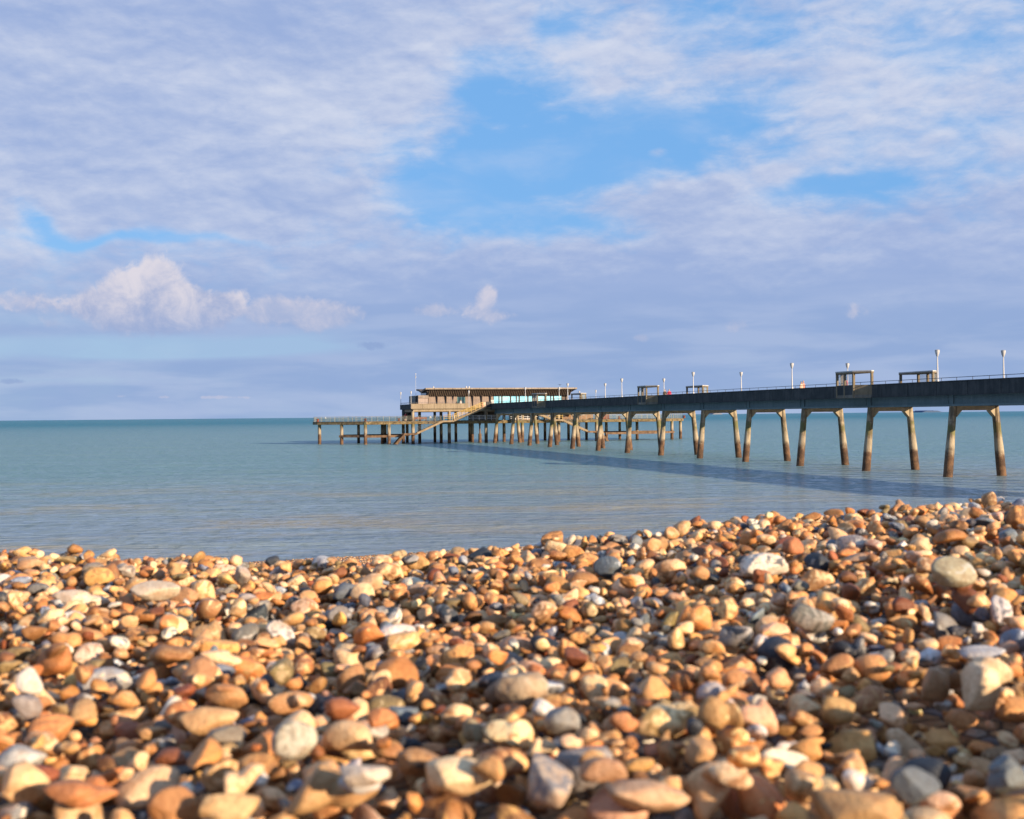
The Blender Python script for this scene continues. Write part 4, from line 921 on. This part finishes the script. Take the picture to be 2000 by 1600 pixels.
# named stones the photograph shows, dropped where they lie: column, row, width px, height px, kind, stone colour, vein, vein amount, yaw, tilt, label
HERO = [
 (1488, 1053, 98, 56, 'white', (.66, .65, .62), (.13, .14, .16), .62, .1, .15, 'big white and grey blotched flint just below the ridge'),
 (1857, 1112, 90, 62, 'grey', (.30, .29, .22), (.40, .40, .36), .6, 0, .1, 'large smooth olive grey oval stone near the right ridge'),
 (1390, 1026, 90, 30, 'rust red', (.16, .075, .045), (.3, .2, .12), .3, .1, 0, 'long dark chestnut stone lying on the ridge above the blotched flint'),
 (1545, 1025, 44, 40, 'orange', (.36, .15, .07), (.3, .2, .12), .3, .7, .2, 'angular red orange stone standing on the ridge right of the blotched flint'),
 (1824, 990, 30, 24, 'grey', (.55, .54, .50), (.3, .3, .3), .5, .3, 0, 'pale grey pebble topmost on the right ridge'),
 (185, 1062, 62, 34, 'grey', (.24, .22, .20), (.34, .3, .26), .3, 0, 0, 'smooth mid grey pebble topping the left ridge'),
 (72, 1091, 50, 26, 'blue grey', (.13, .14, .16), (.3, .3, .3), .3, .4, 0, 'dark slate pebble at the left ridge'),
 (150, 1117, 108, 36, 'cream', (.58, .50, .42), (.5, .36, .24), .5, .05, 0, 'long pale pinkish grey slab below the left ridge'),
 (300, 1133, 100, 42, 'cream', (.54, .48, .40), (.45, .36, .26), .5, -.1, 0, 'wide pale grey slab right of the pinkish slab'),
 (200, 1232, 108, 64, 'blue grey', (.30, .32, .37), (.6, .52, .38), .5, .4, .25, 'angular blue grey flint with a yellow patch'),
 (616, 1250, 52, 56, 'grey', (.27, .22, .22), (.4, .34, .3), .3, 1.3, .5, 'upright mauve grey egg shaped pebble'),
 (432, 1224, 88, 44, 'cream', (.68, .50, .34), (.5, .36, .24), .3, 0, 0, 'smooth cream pink loaf shaped stone'),
 (1018, 1270, 112, 82, 'grey', (.33, .27, .20), (.42, .36, .28), .5, .4, .25, 'big brownish grey rounded stone in the middle'),
 (1052, 1307, 50, 42, 'white', (.55, .57, .62), (.3, .3, .3), .2, .9, .3, 'bluish white pebble below the brownish grey stone'),
 (1312, 1302, 165, 66, 'cream', (.74, .58, .34), (.42, .27, .11), .75, -.15, .12, 'long knobbly cream and ochre flint'),
 (1515, 1355, 122, 58, 'cream', (.74, .68, .56), (.34, .33, .34), .45, .15, .1, 'blocky off white stone with grey bands'),
 (1628, 1330, 74, 66, 'olive', (.38, .26, .12), (.5, .36, .2), .4, .2, .1, 'rounded olive tan stone right of the banded block'),
 (1916, 1280, 118, 112, 'cream', (.64, .52, .37), (.5, .38, .25), .4, 1.0, .55, 'very large pale rounded stone at the right'),
 (1830, 1266, 92, 80, 'brown', (.30, .19, .11), (.16, .13, .12), .5, .3, .3, 'large brown stone left of the very large pale one'),
 (1912, 1200, 92, 34, 'blue grey', (.34, .37, .44), (.5, .5, .5), .4, -.1, .1, 'flat blue grey stone with pale stripes at the right'),
 (1385, 1278, 66, 50, 'blue grey', (.30, .30, .35), (.6, .6, .6), .5, .3, .2, 'mottled grey violet flint above the knobbly one'),
 (1520, 1250, 66, 66, 'orange', (.60, .34, .19), (.5, .36, .24), .2, .9, .4, 'smooth salmon coloured stone leaning left'),
 (1215, 1322, 60, 46, 'orange', (.45, .22, .11), (.5, .36, .24), .2, .3, .1, 'red brown rounded pebble right of the bluish white one'),
 (570, 1392, 88, 80, 'grey', (.30, .29, .25), (.5, .46, .36), .9, .2, .3, 'speckled grey round stone among tan ones'),
 (662, 1344, 76, 54, 'rust red', (.30, .12, .055), (.4, .2, .1), .2, .1, .1, 'smooth chestnut red stone in the middle left'),
 (735, 1344, 62, 50, 'orange', (.40, .18, .08), (.4, .2, .1), .2, .8, .2, 'chestnut orange stone right of the chestnut red one'),
 (250, 1317, 66, 40, 'rust red', (.28, .10, .05), (.4, .2, .1), .3, 0, 0, 'oval rust red stone in the left foreground'),
 (95, 1318, 86, 72, 'orange', (.48, .23, .10), (.3, .12, .06), .5, .5, .3, 'blocky orange brown stone at the left'),
 (345, 1380, 112, 46, 'blue grey', (.11, .11, .12), (.32, .2, .12), .3, -.35, .1, 'long dark slate slab sloping right'),
 (436, 1396, 80, 34, 'grey', (.20, .18, .15), (.3, .28, .22), .3, .1, 0, 'flat dark grey stone right of the slate slab'),
 (405, 1345, 110, 60, 'tan', (.50, .33, .18), (.6, .42, .25), .4, -.4, .15, 'long tan stone above the slate slab'),
 (640, 1488, 190, 104, 'tan', (.36, .235, .12), (.46, .33, .2), .35, .3, .12, 'largest olive tan stone at the lower middle'),
 (895, 1474, 160, 88, 'cream', (.74, .60, .40), (.6, .46, .28), .5, 0, .15, 'large cream wedge shaped stone'),
 (1062, 1460, 108, 150, 'grey', (.40, .34, .29), (.22, .21, .22), .8, 1.2, .9, 'tall grey and tan flint leaning back'),
 (810, 1425, 90, 70, 'brown', (.30, .18, .09), (.12, .11, .10), .6, .5, .3, 'brown and black flint above the cream wedge'),
 (505, 1572, 130, 84, 'slate black', (.03, .035, .055), (.42, .36, .28), .45, .5, .3, 'glossy navy black stone with a pale rim'),
 (1272, 1500, 186, 74, 'pinkish', (.45, .31, .21), (.6, .45, .32), .4, .12, .1, 'long rosy tan stone at the lower right'),
 (1170, 1455, 96, 60, 'brown', (.36, .22, .14), (.5, .34, .2), .3, -.2, .1, 'rosy brown stone between the grey flint and rosy tan stone'),
 (1660, 1565, 190, 90, 'brown', (.38, .25, .13), (.5, .36, .22), .3, .1, .1, 'broad brown stone at the bottom right'),
 (1778, 1562, 108, 84, 'blue grey', (.10, .125, .16), (.3, .32, .34), .3, .2, .2, 'round dark blue grey stone at the bottom right'),
 (1940, 1560, 110, 70, 'cream', (.62, .50, .36), (.4, .38, .36), .4, .1, .2, 'pale grey cream stone in the bottom right corner'),
 (145, 1500, 140, 50, 'rust red', (.40, .18, .08), (.5, .3, .18), .3, .05, .1, 'long reddish orange slab at the lower left'),
 (340, 1490, 110, 90, 'brown', (.38, .20, .09), (.5, .3, .18), .3, .8, .4, 'wedge shaped brown stone right of the reddish slab'),
 (440, 1525, 120, 64, 'tan', (.50, .36, .20), (.4, .3, .18), .3, .6, .3, 'slanting tan stone above the navy stone'),
 (700, 1553, 92, 40, 'white', (.46, .48, .52), (.3, .3, .34), .4, 0, .1, 'pale bluish flat stone at the bottom under the olive tan one'),
 (700, 1590, 110, 36, 'white', (.52, .47, .42), (.3, .3, .34), .4, 0, 0, 'flat pinkish white stone at the very bottom'),
 (830, 1582, 110, 44, 'blue grey', (.32, .35, .42), (.5, .5, .5), .5, .2, .1, 'streaky blue white stone at the bottom edge'),
 (960, 1520, 96, 60, 'golden', (.46, .27, .12), (.5, .36, .2), .3, .1, .1, 'golden brown stone below the cream wedge'),
 (45, 1455, 90, 90, 'cream', (.62, .44, .26), (.7, .55, .4), .3, 1.0, .4, 'pale tan stone at the left edge'),
 (1050, 1375, 60, 44, 'tan', (.54, .42, .28), (.5, .36, .2), .3, .1, .1, 'buff pebble under the bluish white one'),
 (1960, 1460, 80, 90, 'blue grey', (.12, .15, .18), (.3, .32, .34), .4, 1.2, .5, 'dark blue stone standing at the right edge'),
]
for h_ in HERO:
    x, y, w, ht, kd, c1, c2, ka, yaw, tilt, lab = h_
    y_ = y + ht * .25
    sx = (x - 1000) / FPX; sy = (821.5 - .00925 * x - y_) / FPX
    t = np.linspace(.7, 4.4, 700); g_ = crest(sx * t, t); ray = EYE + sy * t; k_ = np.argmax(ray < g_ + .012); dist = t[k_] if (ray < g_ + .012).any() else 3.1
    a_ = w / FPX * dist / 2; c_ = ht / FPX * dist / 2
    vert = ht / w
    ax_ = (a_ * 1.02, max(a_ * .70, c_ * .9), min(max(c_ * .95, a_ * .38), a_ * .95)) if vert < 1.1 else (c_ * 1.0, a_ * .95, a_ * .85)
    Rm = rotm(yaw * (.35 if vert < 1.1 else 1) , tilt * .7, 0.0) if vert < 1.1 else rotm(1.57, .75, 0.0)
    random.seed(int(x * 7 + y))
    drop(sx * dist, dist, ax_, Rm, random.randrange(NPROTO), KN.index(kd), 1, 0, hero=h_, sink=.16)
random.seed(3)
rain(10500); rain(3000, small=True, tries=8)
# keep only stones some of which can be seen from above
keep = []
for s_ in ST:
    sl, ok, zu = s_[8]; e_ = (s_[2] + zu - HM[sl])[ok]
    if e_.max() > -.018: keep.append(s_)
ST = keep
print('pebbles kept', len(ST))
def colours(kind, seed):
    r_ = np.random.default_rng(seed); _, c1, sp, c2, ka = KINDS[KN[kind]]
    g_ = 1 + r_.normal() * sp; c1 = np.clip(np.array(c1) * np.array((1.12, 1.07, 1.03)) * g_ * (1 + r_.normal(size=3) * .04), .02, .8); c2 = np.clip(np.array(c2) * 1.15 * (1 + r_.normal() * sp), .02, .8)
    return np.append(c1, 1), np.append(c2, np.clip(ka + r_.normal() * .2, 0, 1))
def proj(x, y, z):
    d = Vector((x, y, z - EYE)); zc_ = d.dot(fw); return 1000 + FPX * d.dot(rt) / zc_, 800 - FPX * d.dot(up) / zc_
for i, s_ in enumerate(ST):
    X_, Y_ = proj(s_[0], s_[1], s_[2]); dist = s_[1]
    sl, ok, zu = s_[8]; vis = ((s_[2] + zu - HM[sl])[ok] > -.004).mean()
    r_px = s_[3][0] / dist * FPX
    s_.append(X_); s_.append(Y_); s_.append(r_px * (vis ** .5) if (-r_px * .3 < X_ < 2000 + r_px * .3 and Y_ < 1600 + r_px * .3 and dist > .6) else 0)
order = sorted(range(len(ST)), key=lambda i: -(ST[i][11] + (1e4 if ST[i][7] is not None else 0)))
indiv = set(order[:300])
def attrs(me, c1, c2):
    for nm, c in (('stone', c1), ('vein', c2)):
        a_ = me.attributes.new(nm, 'FLOAT_COLOR', 'POINT'); a_.data.foreach_set('color', c.astype(np.float32).ravel())
# individual stones with their own labels
def across(x):
    n_ = ['at the left edge', 'far left', 'well left of centre', 'left of centre', 'just left of centre', 'just right of centre', 'right of centre', 'well right of centre', 'far right', 'at the right edge']
    return n_[int(min(max(x / 200, 0), 9))]
def down(y):
    n_ = [(1075, 'on the ridge'), (1130, 'just below the ridge'), (1200, 'in the upper shingle'), (1280, 'in the middle shingle'), (1360, 'in the near middle shingle'), (1440, 'in the near shingle'), (1520, 'in the blurred near shingle'), (9999, 'along the bottom edge')]
    return [b_ for a_, b_ in n_ if y < a_][0]
cells = {}
for i in indiv:
    s_ = ST[i]; ax_ = s_[3]
    if s_[7] is not None: s_.append(s_[7][10]); continue
    form = 'flat' if ax_[2] / ax_[0] < .5 else ('long' if ax_[1] / ax_[0] < .7 else ('round' if ax_[2] / ax_[0] > .68 else 'oval'))
    size = 'big' if s_[11] > 62 else ('mid sized' if s_[11] > 45 else 'small')
    lab = f"{size} {form} {KN[s_[6]]} pebble {down(s_[10])} {across(s_[9])}"
    s_.append(lab); cells.setdefault(lab, []).append(i)
for lab, l in cells.items():
    if len(l) > 1:
        l.sort(key=lambda i: ST[i][9])
        wd = ['left of two', 'right of two'] if len(l) == 2 else ['leftmost', *['middle one'] * (len(l) - 2), 'rightmost']
        for i, w in zip(l, wd): ST[i][12] = lab + ', ' + w
for n_, i in enumerate(order[:300]):
    s_ = ST[i]; sub = 4 if (s_[7] is not None and s_[11] > 40) else 3
    v = P_(s_[5], sub) * np.array(s_[3]) @ s_[4].T
    me = np_mesh('pebble', v, ICO[sub][1], ['pebble_stone'])
    c1, c2 = colours(s_[6], i + 5)
    if s_[7] is not None: c1 = np.append(np.minimum(np.array(s_[7][5]) * np.array((1.12, 1.02, .90)), .85), 1); c2 = np.append(np.array(s_[7][6]), s_[7][7])
    attrs(me, np.tile(c1, (len(v), 1)), np.tile(c2, (len(v), 1)))
    o = bpy.data.objects.new('pebble', me); o.location = (s_[0], s_[1], s_[2]); col.objects.link(o)
    tag(o, s_[12], 'pebble', 'pebbles on the shingle beach')
# all the rest as one mass
VV, FF, C1, C2 = [], [], [], []; off = 0
def push(v, f, c1, c2):
    global off
    VV.append(v); FF.append(f + off); off += len(v); C1.append(np.tile(c1, (len(v), 1))); C2.append(np.tile(c2, (len(v), 1)))
for i, s_ in enumerate(ST):
    if i in indiv: continue
    sub = 3 if s_[11] > 17 else 2
    if s_[11] == 0 and s_[1] > 3.9: sub = 1
    v = P_(s_[5], sub) * np.array(s_[3]) @ s_[4].T + np.array(s_[:3])
    c1, c2 = colours(s_[6], i + 5); push(v, ICO[sub][1], c1, c2)
# foreshore stones by the water's edge
r_ = np.random.default_rng(5)
pv = [P_(k, 1) for k in range(NPROTO)]
def scatter(n_, xa, xb_, da, db, s0, s1):
    X_ = r_.uniform(xa, xb_, n_); dS = r_.uniform(da, db, n_); Yv = shore_y(X_) - dS
    Zv = np.maximum(crest(np.clip(X_, -4, 4), Yv) - .075, dS * .034)
    for i in range(n_):
        s = r_.uniform(s0, s1); a_ = r_.uniform(0, 6.28); Rm = rotm(a_, r_.normal() * .3, r_.uniform(0, 6.28))
        kd = int(rng.choice(len(KN), p=KW)); c1, c2 = colours(kd, i); wet = .55 if dS[i] < .6 else 1
        c1[:3] *= wet
        push(pv[i % NPROTO] * np.array((s, s * .8, s * .6)) @ Rm.T + np.array((X_[i], Yv[i], Zv[i] + s * .25)), ICO[1][1], c1, c2)
scatter(9000, -12, 14, -.25, 4.5, .02, .05)
scatter(11000, -16, 20, 4.5, 15, .035, .07)
scatter(2500, -3, 30, -.3, 2.0, .025, .055)
V = np.concatenate(VV); Fm = np.concatenate(FF)
me = np_mesh('shingle', V, Fm, ['pebble_stone']); attrs(me, np.concatenate(C1), np.concatenate(C2))
o = bpy.data.objects.new('shingle', me); col.objects.link(o)
tag(o, 'mass of small tan and grey beach pebbles filling between the larger stones', 'shingle', kind='stuff')
print('individuals', len(indiv), 'stuff verts', len(V), 'faces', len(Fm))
